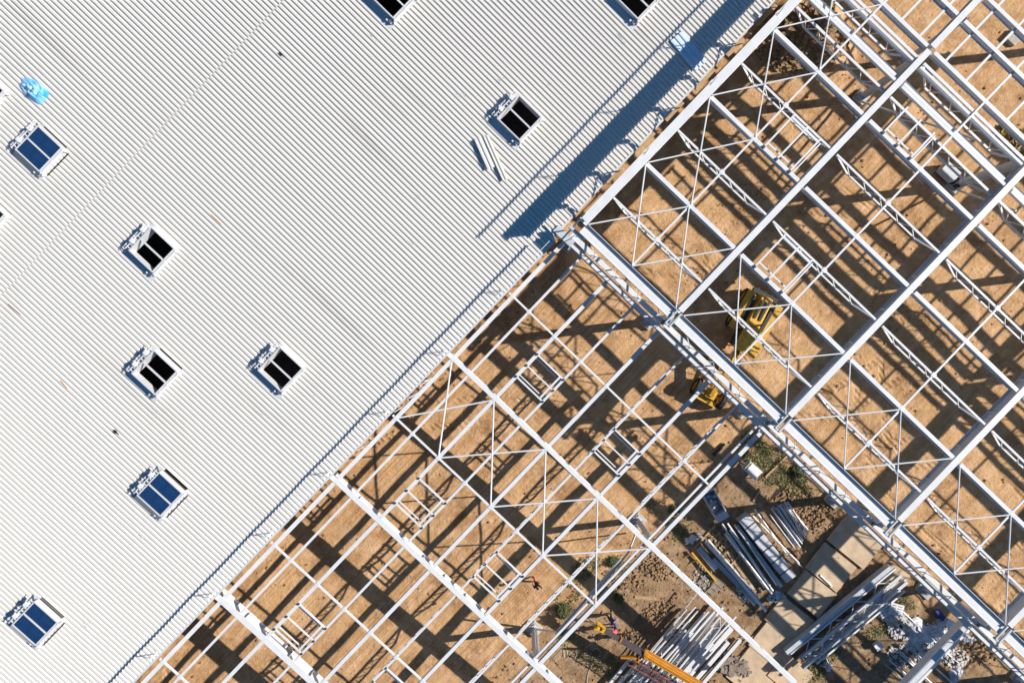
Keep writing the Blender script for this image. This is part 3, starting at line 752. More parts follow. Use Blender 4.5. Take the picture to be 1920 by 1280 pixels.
def sheet(name, pts, up0, label, cat, group=None, m='roof', nr=3, th=.012, wid=.62, rib=.05):
    """short ribbed sheet lying across the roof, pts = two picture points of its long axis"""
    p0, p1 = RP(*pts[0], up0), RP(*pts[1], up0+.04); d = p1-p0; L_ = d.length; t = d.normalized(); s = Vector((0, 0, 1)).cross(t).normalized()
    mb = MB(); prof = []
    for k in range(nr):
        x = -wid/2+k*wid/nr; q = wid/nr
        prof += [(x, 0), (x+.12*q, rib), (x+.55*q, rib), (x+.67*q, 0)]
    prof.append((wid/2, 0)); n = len(prof)
    for e in (p0, p1):
        for (x, h) in prof: mb.v.append(e+s*x+Vector((0, 0, h+th)))
    for e in (p0, p1):
        for (x, h) in prof: mb.v.append(e+s*x+Vector((0, 0, h)))
    for k in range(n-1):
        mb.f.append((k, k+1, n+k+1, n+k)); mb.mi.append(0); mb.f.append((2*n+k, 3*n+k, 3*n+k+1, 2*n+k+1)); mb.mi.append(0)
    for a_, b_ in ((0, n), (n-1, 2*n-1)): mb.f.append((a_, b_, b_+2*n, a_+2*n)); mb.mi.append(0)
    for base in (0, n):
        for k in range(n-1): mb.f.append((base+k, base+2*n+k, base+2*n+k+1, base+k+1)); mb.mi.append(0)
    o = mb.build(name, M[m]); return tag(o, label, cat, group)
sheet('loose_roof_sheet', ((896, 260), (921, 316)), .16, 'short ribbed offcut lying askew below the upper middle roof opening, left piece', 'roof sheet', 'ribbed offcuts lying askew on the roof', wid=.52, nr=2)
sheet('loose_roof_sheet', ((911, 255), (948, 338)), .10, 'long narrow ribbed offcut lying askew below the upper middle roof opening', 'roof sheet', 'ribbed offcuts lying askew on the roof', wid=.40, nr=2)
q = RP(889, 268); mb = MB(); mb.chunk((q.x, q.y, q.z+.05), .25, .12, .1, .6); tag(mb.build('wrapped_bundle', M['film']), 'tiny pale green bundle at the upper end of the askew roof offcuts', 'bundle')
sheet('film_wrapped_sheets', ((1268, 68), (1315, 124)), .08, 'stack of roof sheets in pale blue film beside the long blue shadow', 'roof sheets', m='sheetblue', wid=1.05, nr=3)
for (x0, y0, x1, y1, m, lab) in ((395, 402, 415, 421, 'orange', 'thin orange strip on the roof right of the upper row of openings'), (15, 570, 39, 590, 'rust', 'pinkish red strip on the roof at the far left edge'), (113, 713, 126, 728, 'orange', 'short orange strip on the roof left of the two middle openings')):
    mb = MB(); mb.bar(RP(x0, y0, .02), RP(x1, y1, .02), .05, .03); tag(mb.build('offcut_strip', M[m]), lab, 'strip')
for (x, y, lab) in ((527, 102, 'small dark tool on the roof near the top'), (217, 808, 'small dark tool on the roof above the lower blue glazed opening')):
    p = RP(x, y); mb = MB(); mb.chunk((p.x, p.y, p.z+.05), .22, .12, .1, -.8); mb.bar(p+Vector((.05, -.05, .05)), p+Vector((.22, -.2, .04)), .04, .04); tag(mb.build('hand_tool', M['black']), lab, 'tool')
# fixings and crumbs of swarf scattered over the sheets
mb = MB(); rr = random.Random(3)
for (x, y) in ((12, 127), (700, 70), (1030, 155), (1040, 222), (783, 370), (475, 312), (718, 546), (770, 458), (430, 665), (143, 765), (295, 770), (490, 775), (270, 1005), (588, 745), (1165, 70), (1168, 78), (940, 150), (165, 1170), (715, 545), (865, 180)):
    for k in range(4):
        p = RP(x+rr.uniform(-7, 7), y+rr.uniform(-6, 6)); mb.chunk((p.x, p.y, p.z+.02), .09, .05, .05, rr.uniform(0, 3), rnd=rr)
tag(mb.build('roof_swarf', M['galv']), 'scattered fixings and metal crumbs on the ribbed roof', 'debris', kind='stuff')

# ------------------------------------------------------------------ yellow motor grader
def grader():
    a, b = PX(1424, 560), PX(1322, 742); d = b-a; L_ = d.length
    g = thing('motor_grader', G((1424+1322)/2, (560+742)/2), atan2(d.y, d.x), 'dirty yellow motor grader parked under the high frame', 'road grader')
    Y = M['yellow']; h = L_/2
    x = lambda t: -h+t*L_
    mb = MB(); mb.hexa([(x(.0), -.55, .75), (x(.34), -.55, .75), (x(.34), .55, .75), (x(.0), .55, .75), (x(.0), -.42, 1.75), (x(.34), -.5, 2.0), (x(.34), .5, 2.0), (x(.0), .42, 1.75)])
    mb.build('engine_hood', Y, g, bevel=.05)
    mb = MB(); mb.box(x(.03), x(.22), -.28, -.12, 1.90, 1.99); mb.box(x(.03), x(.22), .12, .28, 1.90, 1.99); mb.build('hood_grille', M['black'], g)
    mb = MB(); mb.cyl((x(.26), .3, 1.9), (x(.26), .3, 2.6), .07, 10); mb.build('exhaust_pipe', M['black'], g)
    mb = MB(); mb.box(x(-.045), x(-.002), -.95, .95, .5, 1.05)
    for k in range(3): mb.box(x(-.07), x(-.045), -.6+k*.55, -.5+k*.55, .35, .6)
    mb.build('ripper', M['black'], g)
    for s in (-1, 1):
        mb = MB(); mb.box(x(.04), x(.30), s*.78-.12, s*.78+.12, .9, 1.55); mb.build('side_tank', M['black'], g)
    for s in (-1, 1):
        mb = MB(); mb.box(x(.02), x(.36), s*.98-.10, s*.98+.10, .45, .85); mb.build('tandem_case', Y, g)
        mb = MB(); mb.box(x(.01), x(.38), s*1.12-.28, s*1.12+.28, 1.42, 1.47); mb.build('fender', Y, g)
        for t in (.07, .29): wheel(g, (x(t), s*1.2, .66), .66, .42)
    wheel(g, (x(.97), 1.05, .66), .66, .38); wheel(g, (x(.97), -1.05, .66), .66, .38)
    mb = MB(); mb.box(x(.955), x(.985), -.95, .95, .55, .8); mb.box(x(.93), x(1.01), -.35, .35, .7, 1.25); mb.build('front_axle', Y, g)
    mb = MB(); mb.box(x(1.02), x(1.06), -.75, .75, .55, .95); mb.build('front_block', Y, g)
    # cab
    mb = MB(); mb.hexa([(x(.345), -.7, .95), (x(.50), -.6, .95), (x(.50), .6, .95), (x(.345), .7, .95), (x(.345), -.72, 3.05), (x(.53), -.62, 3.05), (x(.53), .62, 3.05), (x(.345), .72, 3.05)])
    cab = mb.build('cab', M['glassd'], g); off = Vector(cab.location)
    mb = MB(); mb.box(x(.325), x(.55), -.82, .82, 3.055, 3.17); mb.box(x(.37), x(.50), -.5, .5, 3.172, 3.22); mb.v = [v-off for v in mb.v]; mb.build('cab_roof', Y, cab, bevel=.04)
    mb = MB()
    for (u, v_) in ((.347, -.71), (.347, .71), (.52, -.63), (.52, .63)): mb.bar((x(u), v_, .95), (x(u), v_, 3.06), .09, .09)
    mb.v = [v-off for v in mb.v]; mb.build('cab_post', Y, cab)
    # gooseneck
    mb = MB(); mb.bar((x(.50), 0, 1.35), (x(.66), 0, 2.05), .34, .36); mb.bar((x(.655), 0, 2.05), (x(.985), 0, 1.22), .30, .34); mb.build('gooseneck', Y, g)
    mb = MB(); mb.bar((x(.62), -.45, .75), (x(.95), 0, .95), .12, .14); mb.bar((x(.62), .45, .75), (x(.95), 0, .95), .12, .14); mb.bar((x(.62), -.5, .75), (x(.62), .5, .75), .12, .14); mb.build('drawbar', Y, g)
    n = 20; mb = MB(); pts = [(x(.66)+.62*cos(2*pi*k/n), .62*sin(2*pi*k/n), .72) for k in range(n+1)]; mb.tube(pts, .07, 6); mb.build('turning_circle', M['black'], g)
    mb = MB(); ang = .5
    pr = [(.18, .05), (.03, .22), (0, .45), (.10, .66)]
    ca, sa = cos(pi/2+ang), sin(pi/2+ang)
    for (u0, z0), (u1, z1) in zip(pr, pr[1:]):
        c = []
        for (u, z) in ((u0, z0), (u1, z1)):
            for v_ in (-1.9, 1.9):
                for du in (0, .035): c.append((x(.665)+ca*v_-sa*(u+du), sa*v_+ca*(u+du), z))
        mb.hexa([c[0], c[1], c[3], c[2], c[4], c[5], c[7], c[6]])
    mb.build('blade', M['galv'], g)
    for s in (-1, 1):
        mb = MB(); mb.cyl((x(.60), s*.35, 2.2), (x(.66), s*.75, .9), .06, 8); mb.build('lift_cylinder', M['galv'], g)
    mb = MB(); mb.bar((x(.31), -.35, 2.02), (x(.31), .35, 2.02), .12, .1); mb.build('lamp_bar', M['black'], g)
def wheel(g, c, r, w_):
    mb = MB(); n = 22; prof = [(-w_/2, r*.60), (-w_/2, r*.88), (-w_/2*.7, r), (w_/2*.7, r), (w_/2, r*.88), (w_/2, r*.60)]; i0 = len(mb.v)
    for k in range(n):
        th = 2*pi*k/n
        for (y, q) in prof:
            q2 = q*(1.03 if (k % 2 and q > .95*r) else 1); mb.v.append(Vector((c[0]+cos(th)*q2, c[1]+y, c[2]+sin(th)*q2)))
    m_ = len(prof)
    for k in range(n):
        for j in range(m_-1): mb.f.append((k*m_+j, ((k+1) % n)*m_+j, ((k+1) % n)*m_+j+1, k*m_+j+1)); mb.mi.append(0)
    o = mb.build('wheel', M['tyre'], g, smooth=False); off = Vector(o.location)
    mb = MB(); mb.cyl((c[0], c[1]-w_*.36, c[2]), (c[0], c[1]+w_*.36, c[2]), r*.605, 18); mb.cyl((c[0], c[1]-w_*.46, c[2]), (c[0], c[1]+w_*.46, c[2]), r*.2, 10)
    mb.v = [v-off for v in mb.v]; mb.build('rim', M['yellow'], o)
    return o
grader()

# ------------------------------------------------------------------ crane truck with telescopic boom (its body stands below the picture)
def crane():
    tip = PX(1117, 1172, 2.3); base = Vector((17.65, -26.5, 2.9)); d = base-tip; d2 = Vector((d.x, d.y, 0)); L_ = d2.length
    g = thing('mobile_crane', Vector((base.x, base.y, 0)), atan2(-d.y, -d.x), 'mobile crane lowering its orange and dark grey boom over the white steel bundle', 'crane')
    # local x points towards the boom tip
    zb, zt = 2.9, 2.2
    def P(t, y=0, z=0): return Vector((t*L_, y, zb+(zt-zb)*t+z))
    mb = MB(); mb.bar(P(-.12), P(.71), .42, .6); mb.bar(P(-.12, 0, .33), P(.71, 0, .33), .12, .05); mb.bar(P(-.12, .25, -.2), P(.71, .25, -.2), .06, .12); mb.bar(P(-.12, -.25, -.2), P(.71, -.25, -.2), .06, .12); o = mb.build('boom_base', M['orange'], g, bevel=.03)
    mb = MB(); mb.bar(P(.705), P(.86), .32, .46); mb.bar(P(.705, .15, .25), P(.86, .15, .25), .03, .04); mb.build('boom_section', M['greysteel'], g)
    mb = MB(); mb.bar(P(.855), P(.955), .26, .36); mb.build('boom_section', M['greysteel'], g)
    mb = MB(); mb.bar(P(.697), P(.715), .50, .66); mb.bar(P(.705, .3, .2), P(.725, -.36, .3), .2, .14); mb.build('boom_collar', M['orange'], g, bevel=.03)
    mb = MB(); mb.bar(P(.85), P(.86), .40, .50); mb.build('boom_collar', M['orange'], g, bevel=.03)
    mb = MB(); mb.bar(P(.95, -.15), P(1.0, -.2), .08, .5); mb.bar(P(.95, .15), P(1.0, .2), .08, .5); mb.cyl(P(.985, -.22), P(.985, .22), .2, 12); mb.bar(P(.948), P(.962), .36, .42); mb.build('boom_head', M['yellow'], g)
    mb = MB(); mb.cyl(P(1.0, .0, -.1), P(1.045, .12, -.9), .02, 6); mb.cyl(P(1.0, .0, .1), P(1.06, .1, -.1), .02, 6); mb.build('hoist_rope', M['black'], g)
    # lattice jib stowed alongside
    y0 = .95; mb = MB(); t0, t1 = .02, .76
    for (y, z) in ((y0-.28, -.3), (y0+.28, -.3), (y0-.28, .22), (y0+.28, .22)): mb.cyl(P(t0, y, z), P(t1, y0+(y-y0)*.8, z*.8), .035, 6)
    n = 12
    for k in range(n):
        u, v_ = t0+(t1-t0)*k/n, t0+(t1-t0)*(k+1)/n
        for (ya, yb, za, zb_) in ((y0-.28, y0+.28, .22, .22), (y0-.28, y0+.28, -.3, -.3), (y0-.28, y0-.28, -.3, .22), (y0+.28, y0+.28, -.3, .22)):
            mb.cyl(P(u, ya, za), P(v_, yb, zb_), .022, 5); mb.cyl(P(u, yb, zb_), P(u, ya, za), .022, 5)
    mb.build('lattice_jib', M['rust'], g)
    mb = MB(); mb.bar(P(t1-.02, y0-.42, 0), P(t1+.05, y0+.1, 0), .12, .3); mb.bar(P(t1-.04, y0-.9, 0), P(t1-.04, y0+.2, 0), .12, .12); mb.build('jib_bracket', M['orange'], g)
    for (t, y) in ((.40, .45), (.22, .45), (.05, .45)):
        mb = MB(); mb.bar(P(t, -.2), P(t, y0), .1, .12); mb.build('jib_bracket', M['orange'], g)
    # chassis (behind the boom foot)
    mb = MB(); mb.box(-6.5, 1.2, -1.2, 1.2, .9, 1.35); mb.build('chassis', M['orange'], g)
    mb = MB(); mb.box(-4.5, -.8, -1.1, 1.1, 1.36, 2.4); mb.build('slew_deck', M['orange'], g, bevel=.06)
    mb = MB(); mb.hexa([(-.6, .35, 1.36), (1.1, .35, 1.36), (1.1, 1.2, 1.36), (-.6, 1.2, 1.36), (-.6, .35, 2.9), (.8, .35, 2.9), (.8, 1.2, 2.9), (-.6, 1.2, 2.9)]); mb.build('cab', M['orange'], g, bevel=.05)
    mb = MB(); mb.box(-.4, .5, .3, .346, 1.9, 2.7); mb.box(-.4, .5, 1.204, 1.25, 1.9, 2.7); mb.build('cab_window', M['glassd'], g)
    for xw in (-5.6, -4.3, -.9, .5):
        for s in (-1, 1): wheel(g, (xw, s*1.15, .55), .55, .34)
crane()

# ------------------------------------------------------------------ people
FING = [(-.028, .075, .008), (-.010, .085, .0085), (.010, .080, .008), (.028, .062, .0075)]
def person(px, py, face, label, shirt, trousers, hat=None, bend=0.0, arms=(.35, .35), sp='stand', z=0.0, hair='hair'):
    """face = heading of the chest in the world; one continuous skinned body"""
    o = thing('person', G(px, py, z), face, label, 'person')
    bm = bmesh.new(); V = {}; rad = {}
    def v(n, x, y, zz, r, r2=None): V[n] = bm.verts.new((x, y, zz)); rad[n] = (r, r2 or r)
    def e(*ns):
        for a_, b_ in zip(ns, ns[1:]): bm.edges.new((V[a_], V[b_]))
    # x forward, y left
    hb = .93; bx = sin(bend); bz = cos(bend)
    def T(u, s=0, f=0): return (bx*u+bz*f, s, hb+bz*u-bx*f)      # along the spine
    v('pel', 0, 0, hb, .135, .15)
    v('waist', *T(.20), .125, .14); v('chest', *T(.42), .14, .17); v('neck', *T(.56), .06); v('head', *T(.66, 0, .015), .085, .10); v('crown', *T(.76, 0, .0), .075, .085)
    e('pel', 'waist', 'chest', 'neck', 'head', 'crown')
    st = {'stand': (0.08, -.08), 'walk': (.26, -.24), 'kneel': (.30, -.15)}[sp]
    for k, s in enumerate((1, -1)):
        f = st[k]; n = 'LR'[k]
        v(n+'hip', 0, s*.09, hb-.06, .10)
        if sp == 'kneel': v(n+'knee', .28, s*.13, .45 if k else .08, .075); v(n+'ank', (.02 if k else -.2), s*.13, .08, .05); v(n+'toe', (.16 if k else -.33), s*.14, .04, .04)
        else: v(n+'knee', f*.55+.03, s*.10, .50, .072); v(n+'ank', f, s*.11, .09, .048); v(n+'toe', f+.16, s*.13, .04, .042)
        e('pel', n+'hip', n+'knee', n+'ank', n+'toe')
        sh = T(.48, s*.19); el = T(.48-.24*cos(arms[k]), s*.26, .24*sin(arms[k])); ha = T(.48-.24*cos(arms[k])-.22*cos(arms[k]+.5), s*.24, .24*sin(arms[k])+.22*sin(arms[k]+.5))
        v(n+'sh', *sh, .068); v(n+'el', *el, .05); v(n+'wr', *ha, .034)
        dh = Vector(ha)-Vector(el); dh.normalize(); sidev = Vector((0, 1, 0)); palm = Vector(ha)+dh*.07
        v(n+'pa', *palm, .034, .03); e('chest', n+'sh', n+'el', n+'wr', n+'pa')
        for fi, (off, ln, rr_) in enumerate(FING):
            b0 = palm+sidev*off*.9+dh*.02; b1 = b0+dh*ln*.55; b2 = b1+(dh*.7+Vector((.35, 0, -.5)))*ln*.5
            v(f'{n}f{fi}a', *b1, rr_+.001); v(f'{n}f{fi}b', *b2, rr_); e(n+'pa', f'{n}f{fi}a', f'{n}f{fi}b')
        tb = Vector(ha)+dh*.03-sidev*s*.045; v(n+'t1', *tb, .010); v(n+'t2', *(tb+dh*.04-sidev*s*.01), .009); e(n+'wr', n+'t1', n+'t2')
    bm.verts.ensure_lookup_table(); order = {id(V[k]): rad[k] for k in V}; rl = [order[id(x)] for x in bm.verts]
    me = bpy.data.meshes.new('body'); bm.verts.index_update(); root_i = V['pel'].index; bm.to_mesh(me); bm.free()
    ob = bpy.data.objects.new('body', me); S.collection.objects.link(ob)
    sk = ob.modifiers.new('skin', 'SKIN'); sk.use_smooth_shade = True; ob.modifiers.new('sub', 'SUBSURF').levels = 1
    for i, (a_, b_) in enumerate(rl): me.skin_vertices[0].data[i].radius = (b_, a_); me.skin_vertices[0].data[i].use_root = (i == root_i)
    dg = bpy.context.evaluated_depsgraph_get(); dg.update(); m2 = bpy.data.meshes.new_from_object(ob.evaluated_get(dg)); S.collection.objects.unlink(ob); bpy.data.objects.remove(ob)
    for mm in (M[shirt], M[trousers], M['skin'], M['black_cloth']): m2.materials.append(mm)
    hd = Vector(T(.56)); 
    for p in m2.polygons:
        c = p.center; p.use_smooth = True
        sp_ = (c-Vector((0, 0, hb))).dot(Vector((bx, 0, bz)))
        if c.z < .10 and sp != 'x': k = 3
        elif sp_ < .05 and c.z < hb+.05 and abs(c.y) < .30 and not (sp_ > .0 and abs(c.y) > .2): k = 1
        else: k = 0
        if sp_ > .555: k = 2
        for n in 'LR':
            if (c-Vector(T(.48-.24*cos(arms['LR'.index(n)])-.22*cos(arms['LR'.index(n)]+.5), (1 if n == 'L' else -1)*.24, .24*sin(arms['LR'.index(n)])+.22*sin(arms['LR'.index(n)]+.5)))).length < .17 and k != 1: k = 2
        p.material_index = k
    m2.name = 'body'; body = bpy.data.objects.new('body', m2); S.collection.objects.link(body); body.parent = o
    # face: nose, eyes, ears
    def blob(name, m, c, r, sc=(1, 1, 1), cut=None):
        b2 = bmesh.new(); bmesh.ops.create_uvsphere(b2, u_segments=12, v_segments=8, radius=r)
        for q in b2.verts: q.co = Vector((q.co.x*sc[0], q.co.y*sc[1], q.co.z*sc[2]))
        if cut is not None: bmesh.ops.delete(b2, geom=[q for q in b2.verts if q.co.z < cut], context='VERTS')
        mm = bpy.data.meshes.new(name); b2.to_mesh(mm); b2.free(); mm.materials.append(m)
        for pl in mm.polygons: pl.use_smooth = True
        x = bpy.data.objects.new(name, mm); S.collection.objects.link(x); x.parent = o; x.location = c; x.rotation_euler = (0, bend, 0); return x
    blob('nose', M['skin'], T(.655, 0, .105), .018, (1.2, .8, 1.3))
    for s in (-1, 1): blob('eye', M['black'], T(.69, s*.032, .092), .010); blob('ear', M['skin'], T(.67, s*.098, 0), .025, (.6, .4, 1.2))
    blob('mouth', M['red_cloth'], T(.615, 0, .095), .018, (.3, 1.2, .3))
    if hat:
        x = blob('hard_hat', M[hat], T(.735, 0, .01), .125, (1.12, .98, .85), cut=-.03)
    else: blob('hair', M['hair'], T(.72, 0, -.015), .108, (1.05, .95, .95), cut=-.03)
    return o
person(1005, 1084, radians(-70), 'person in a black top and red trousers walking alone on bright sand', 'black_cloth', 'red_cloth', None, bend=.25, arms=(1.3, -.6), sp='walk')
person(1141, 1150, radians(-30), 'person in dark blue with a blue helmet, in shade by the boom tip', 'blue_cloth', 'black_cloth', 'blue_plastic', bend=.35, arms=(.8, .6))
person(1152, 1171, radians(200), 'person in a bright pink-red shirt and white helmet beside the crane boom', 'pink_cloth', 'black_cloth', 'white_plastic', bend=.55, arms=(.9, .9))
person(1178, 1188, radians(160), 'person in dark clothes with a white helmet, nearest the white steel bundle', 'black_cloth', 'grey_cloth', 'white_plastic', bend=.3, arms=(.6, .4))

# ------------------------------------------------------------------ stacked steel and other material on the ground
def stick(name, p, q, w_, h_, z, label, cat, group, m='steel', kind='box', wall=None):
    a = PX(*p); b = PX(*q); d = b-a; L_ = d.length; mid = (a+b)/2
    mb = MB()
    if kind == 'box': mb.box(-L_/2, L_/2, -w_/2, w_/2, 0, h_)
    elif kind == 'pipe': mb.cyl((-L_/2, 0, w_/2), (L_/2, 0, w_/2), w_/2, 8)
    elif kind == 'i': mb.ibeam((-L_/2, 0, h_), (L_/2, 0, h_), w_, h_)
    elif kind == 'u': mb.box(-L_/2, L_/2, -w_/2, w_/2, 0, .02); mb.box(-L_/2, L_/2, -w_/2, -w_/2+.02, .018, h_); mb.box(-L_/2, L_/2, w_/2-.02, w_/2, .018, h_)
    elif kind == 'angle': mb.box(-L_/2, L_/2, -w_/2, w_/2, 0, .02); mb.box(-L_/2, L_/2, -w_/2, -w_/2+.02, .018, h_)
    o = mb.build(name, M[m], None, origin=(0, 0, 0))
    o.location = (mid.x, mid.y, hmap(mid.x, mid.y)+z); o.rotation_euler = (0, 0, atan2(d.y, d.x)); return tag(o, label, cat, group)
def truss_lying(p, q, w_, z, label, group, n=6, flip=1, h_=.10, cat='truss', tilt=0.0):
    a = PX(*p); b = PX(*q); d = b-a; L_ = d.length; mid = (a+b)/2
    t = thing('lying_truss', (mid.x, mid.y, hmap(mid.x, mid.y)+z), atan2(d.y, d.x), label, cat, group); t.rotation_euler = (tilt, 0, atan2(d.y, d.x))
    for s in (-1, 1):
        mb = MB(); mb.box(-L_/2*(1 if s > 0 else .86), L_/2*(1 if s > 0 else .86), s*w_/2*flip-.055, s*w_/2*flip+.055, 0, h_); mb.build('chord', M['steel'], t)
    mb = MB(); L2 = L_*.86
    for k in range(n):
        u0 = -L2/2+L2*k/n; u1 = -L2/2+L2*(k+.5)/n; u2 = -L2/2+L2*(k+1)/n
        mb.bar((u0, -w_/2*flip, h_/2), (u1, w_/2*flip, h_/2), .055, .055); mb.bar((u1, w_/2*flip, h_/2), (u2, -w_/2*flip, h_/2), .055, .055)
    mb.build('lacing', M['steel2'], t); return t
# timber bearers
for (x0, y0, x1, y1, lab) in ((1302, 1026, 1340, 985, 'pale timber bearer under the upper end of the long white beams'), (1340, 1024, 1360, 1004, 'short timber bearer between the long white beams and the bluish pipes'), (1366, 1062, 1388, 1040, 'timber bearer in the gap left of the bluish pipes, lower one'),
    (1396, 1200, 1452, 1172, 'weathered timber plank by the lower road slab'), (1412, 939, 1426, 916, 'dark stake standing in the sand above the panel stack')):
    stick('timber_bearer', (x0, y0), (x1, y1), .14, .12, .0, lab, 'timber', 'timber bearers among the stacked steel', 'timber')
stick('timber_plank', (1367, 1036), (1416, 1110), .3, .04, .02, 'warm tan plank lying between the long white beams and bluish pipes', 'plank', None, 'timber')
stick('timber_plank', (1190, 1118), (1224, 1121), .20, .05, .02, 'single pale plank lying alone on bare brown soil', 'plank', None, 'timber')
stick('timber_pole', (1434, 893), (1474, 854), .13, .10, .10, 'long pale pole slanting through the weeds', 'pole', None, 'timber')
stick('timber_pole', (1470, 884), (1478, 873), .08, .06, .08, 'short pale stick in the weeds right of the long pole', 'pole', None, 'timber')
# panel stack (wide pale slab stack)
def wide(name, p, q, w_, h_, z, label, m, straps=4, cat='panel stack'):
    a = PX(*p); b = PX(*q); d = b-a; L_ = d.length; mid = (a+b)/2
    t = thing(name, (mid.x, mid.y, hmap(mid.x, mid.y)+z), atan2(d.y, d.x), label, cat)
    n = 5
    for k in range(n):
        mb = MB(); j = .03*((k*7) % 3-1); mb.box(-L_/2+j, L_/2+j, -w_/2+j*.5, w_/2+j*.5, k*h_/n, (k+1)*h_/n-.012); mb.build('panel', M[m], t)
    for k in range(straps):
        x = -L_/2+L_*(k+.7)/(straps+.4); mb = MB(); mb.box(x-.03, x+.03, -w_/2-.05, w_/2+.05, h_+.002, h_+.02); mb.box(x-.03, x+.03, -w_/2-.07, -w_/2-.045, 0, h_+.02); mb.box(x-.03, x+.03, w_/2+.045, w_/2+.07, 0, h_+.02); mb.build('strap', M['black'], t)
    return t
wide('panel_stack', (1388, 965), (1476, 1078), .86, .75, .05, 'wide strapped stack of pale panels in the steel store', 'curb', 5)
# blue-grey bin with open top
def bin_():
    a = PX(1322, 917); b = PX(1351, 968); d = b-a; L_ = d.length; mid = (a+b)/2
    t = thing('steel_bin', (mid.x, mid.y, hmap(mid.x, mid.y)), atan2(d.y, d.x), 'open blue-grey metal bin with junk inside, left of the panel stack', 'bin'); w_ = .92; h_ = .85
    for (x0, x1, y0, y1) in ((-L_/2, L_/2, -w_/2, -w_/2+.06), (-L_/2, L_/2, w_/2-.06, w_/2), (-L_/2, -L_/2+.06, -w_/2+.06, w_/2-.06), (L_/2-.5, L_/2, -w_/2+.06, w_/2-.06)):
        mb = MB(); mb.box(x0, x1, y0, y1, .06, h_); mb.build('side_wall', M['galv'], t)
    mb = MB(); mb.box(-L_/2, L_/2, -w_/2, w_/2, 0, .058); mb.build('floor', M['galv'], t)
    mb = MB()
    for k in range(14): mb.chunk((R.uniform(-L_/2+.2, L_/2-.6), R.uniform(-.3, .3), .2+R.random()*.35), .3, .16, .12, R.random()*3)
    mb.build('junk', M['film'], t, ).__setitem__('kind', 'stuff')
bin_()
g1 = 'bluish pipes lying left of the panel stack'
for i, (x0, y0, x1, y1, w_) in enumerate(((1352, 980, 1432, 1098, .16), (1361, 978, 1440, 1094, .14), (1374, 980, 1452, 1092, .16), (1380, 984, 1462, 1096, .24), (1366, 990, 1446, 1104, .14), (1358, 998, 1442, 1108, .17))):
    stick('steel_pipe', (x0, y0), (x1, y1), w_, w_, .12+.13*(i % 3), ['outermost left bluish pipe beside the panel stack', 'second bluish pipe from the left beside the panel stack', 'middle bluish pipe beside the panel stack', 'thickest bluish pipe touching the panel stack', 'bluish pipe lying low in the bundle left of the panel stack', 'whitest pipe at the left rim of the bluish bundle'][i], 'pipe', g1, 'steel2', 'pipe' if i != 3 else 'box')
stick('steel_angle', (1358, 998), (1432, 1098), .2, .15, .10, 'battered light angle steel with flaking edge, beside the bluish pipes', 'angle steel', None, 'white', 'angle')
for i, (x0, y0, x1, y1, lab) in enumerate(((1412, 952, 1472, 1036, 'thin white pipe, upper of two right of the panel stack'), (1408, 964, 1494, 1052, 'thin white pipe with rusty joints, lower of two right of the panel stack'))):
    stick('steel_pipe', (x0, y0), (x1, y1), .11, .11, .3, lab, 'pipe', None, 'white', 'pipe')
stick('steel_pipe', (1472, 1036), (1501, 1060), .10, .10, .2, 'short bluish pipe end poking beyond the two thin white pipes', 'pipe', None, 'galv', 'pipe')
stick('red_bar', (1482, 1026), (1498, 1044), .13, .1, .1, 'short red-brown bar between the thin pipes and the pipe bundle', 'bar', None, 'rust')
# bundle of many thin tubes
for i in range(16):
    t = i/15; lay = i % 3
    x0, y0 = 1444+t*30+R.uniform(-2, 2), 955-t*16+R.uniform(-4, 3); x1, y1 = 1494+t*18+R.uniform(-2, 2), 1022-t*26+R.uniform(-5, 5)
    stick('thin_tube', (x0, y0), (x1, y1), .085, .085, .08+.09*lay, 'thin white tube in the fanned bundle above the road slabs', 'tube', 'thin white tubes fanned out above the road slabs', 'steel', 'pipe')
stick('steel_pipe', (1440, 962), (1486, 1024), .09, .09, .3, 'bluish tube at the left rim of the fanned bundle, ending in a knob', 'pipe', None, 'galv', 'pipe')
# long white beams on the left
for i, (x0, y0, x1, y1, w_, k, lab) in enumerate(((1306, 998, 1315, 1007, .2, 'box', 'short purple-white offcut above the long white beams'), (1320, 1012, 1432, 1140, .22, 'i', 'long white beam, brightest of the left group'), (1327, 1010, 1420, 1118, .12, 'angle', 'slim white beam right beside the brightest long beam'), (1309, 1026, 1342, 1066, .42, 'u', 'short wide bluish channel at the left of the long beams'),
    (1336, 1046, 1416, 1130, .30, 'u', 'grey bluish channel under the brightest long beam'))):
    stick('steel_beam', (x0, y0), (x1, y1), w_, .2, .12 if i != 1 else .3, lab, 'steel beam', 'long beams at the left of the steel store', ['steel', 'steel', 'steel', 'galv', 'steel2'][i], k)
# yellow lifting frame on its side
yf = thing('lifting_frame', G(1320, 1062), atan2(-(1085-1034), (1342-1299)), 'thin yellow lifting frame lying left of the long beams', 'lifting frame')
mb = MB(); mb.bar((-1.5, 0, .3), (1.3, 0, .3), .12, .14); mb.build('main_bar', M['yellow'], yf)
for x in (-1.4, -.8, 1.1):
    mb = MB(); mb.cyl((x, 0, .3), (x-.05, -.7, .05), .03, 6); mb.build('leg', M['yellow'], yf)
mb = MB(); mb.bar((1.3, 0, .3), (1.5, -1.3, .1), .08, .08); mb.build('arm', M['timber'], yf)
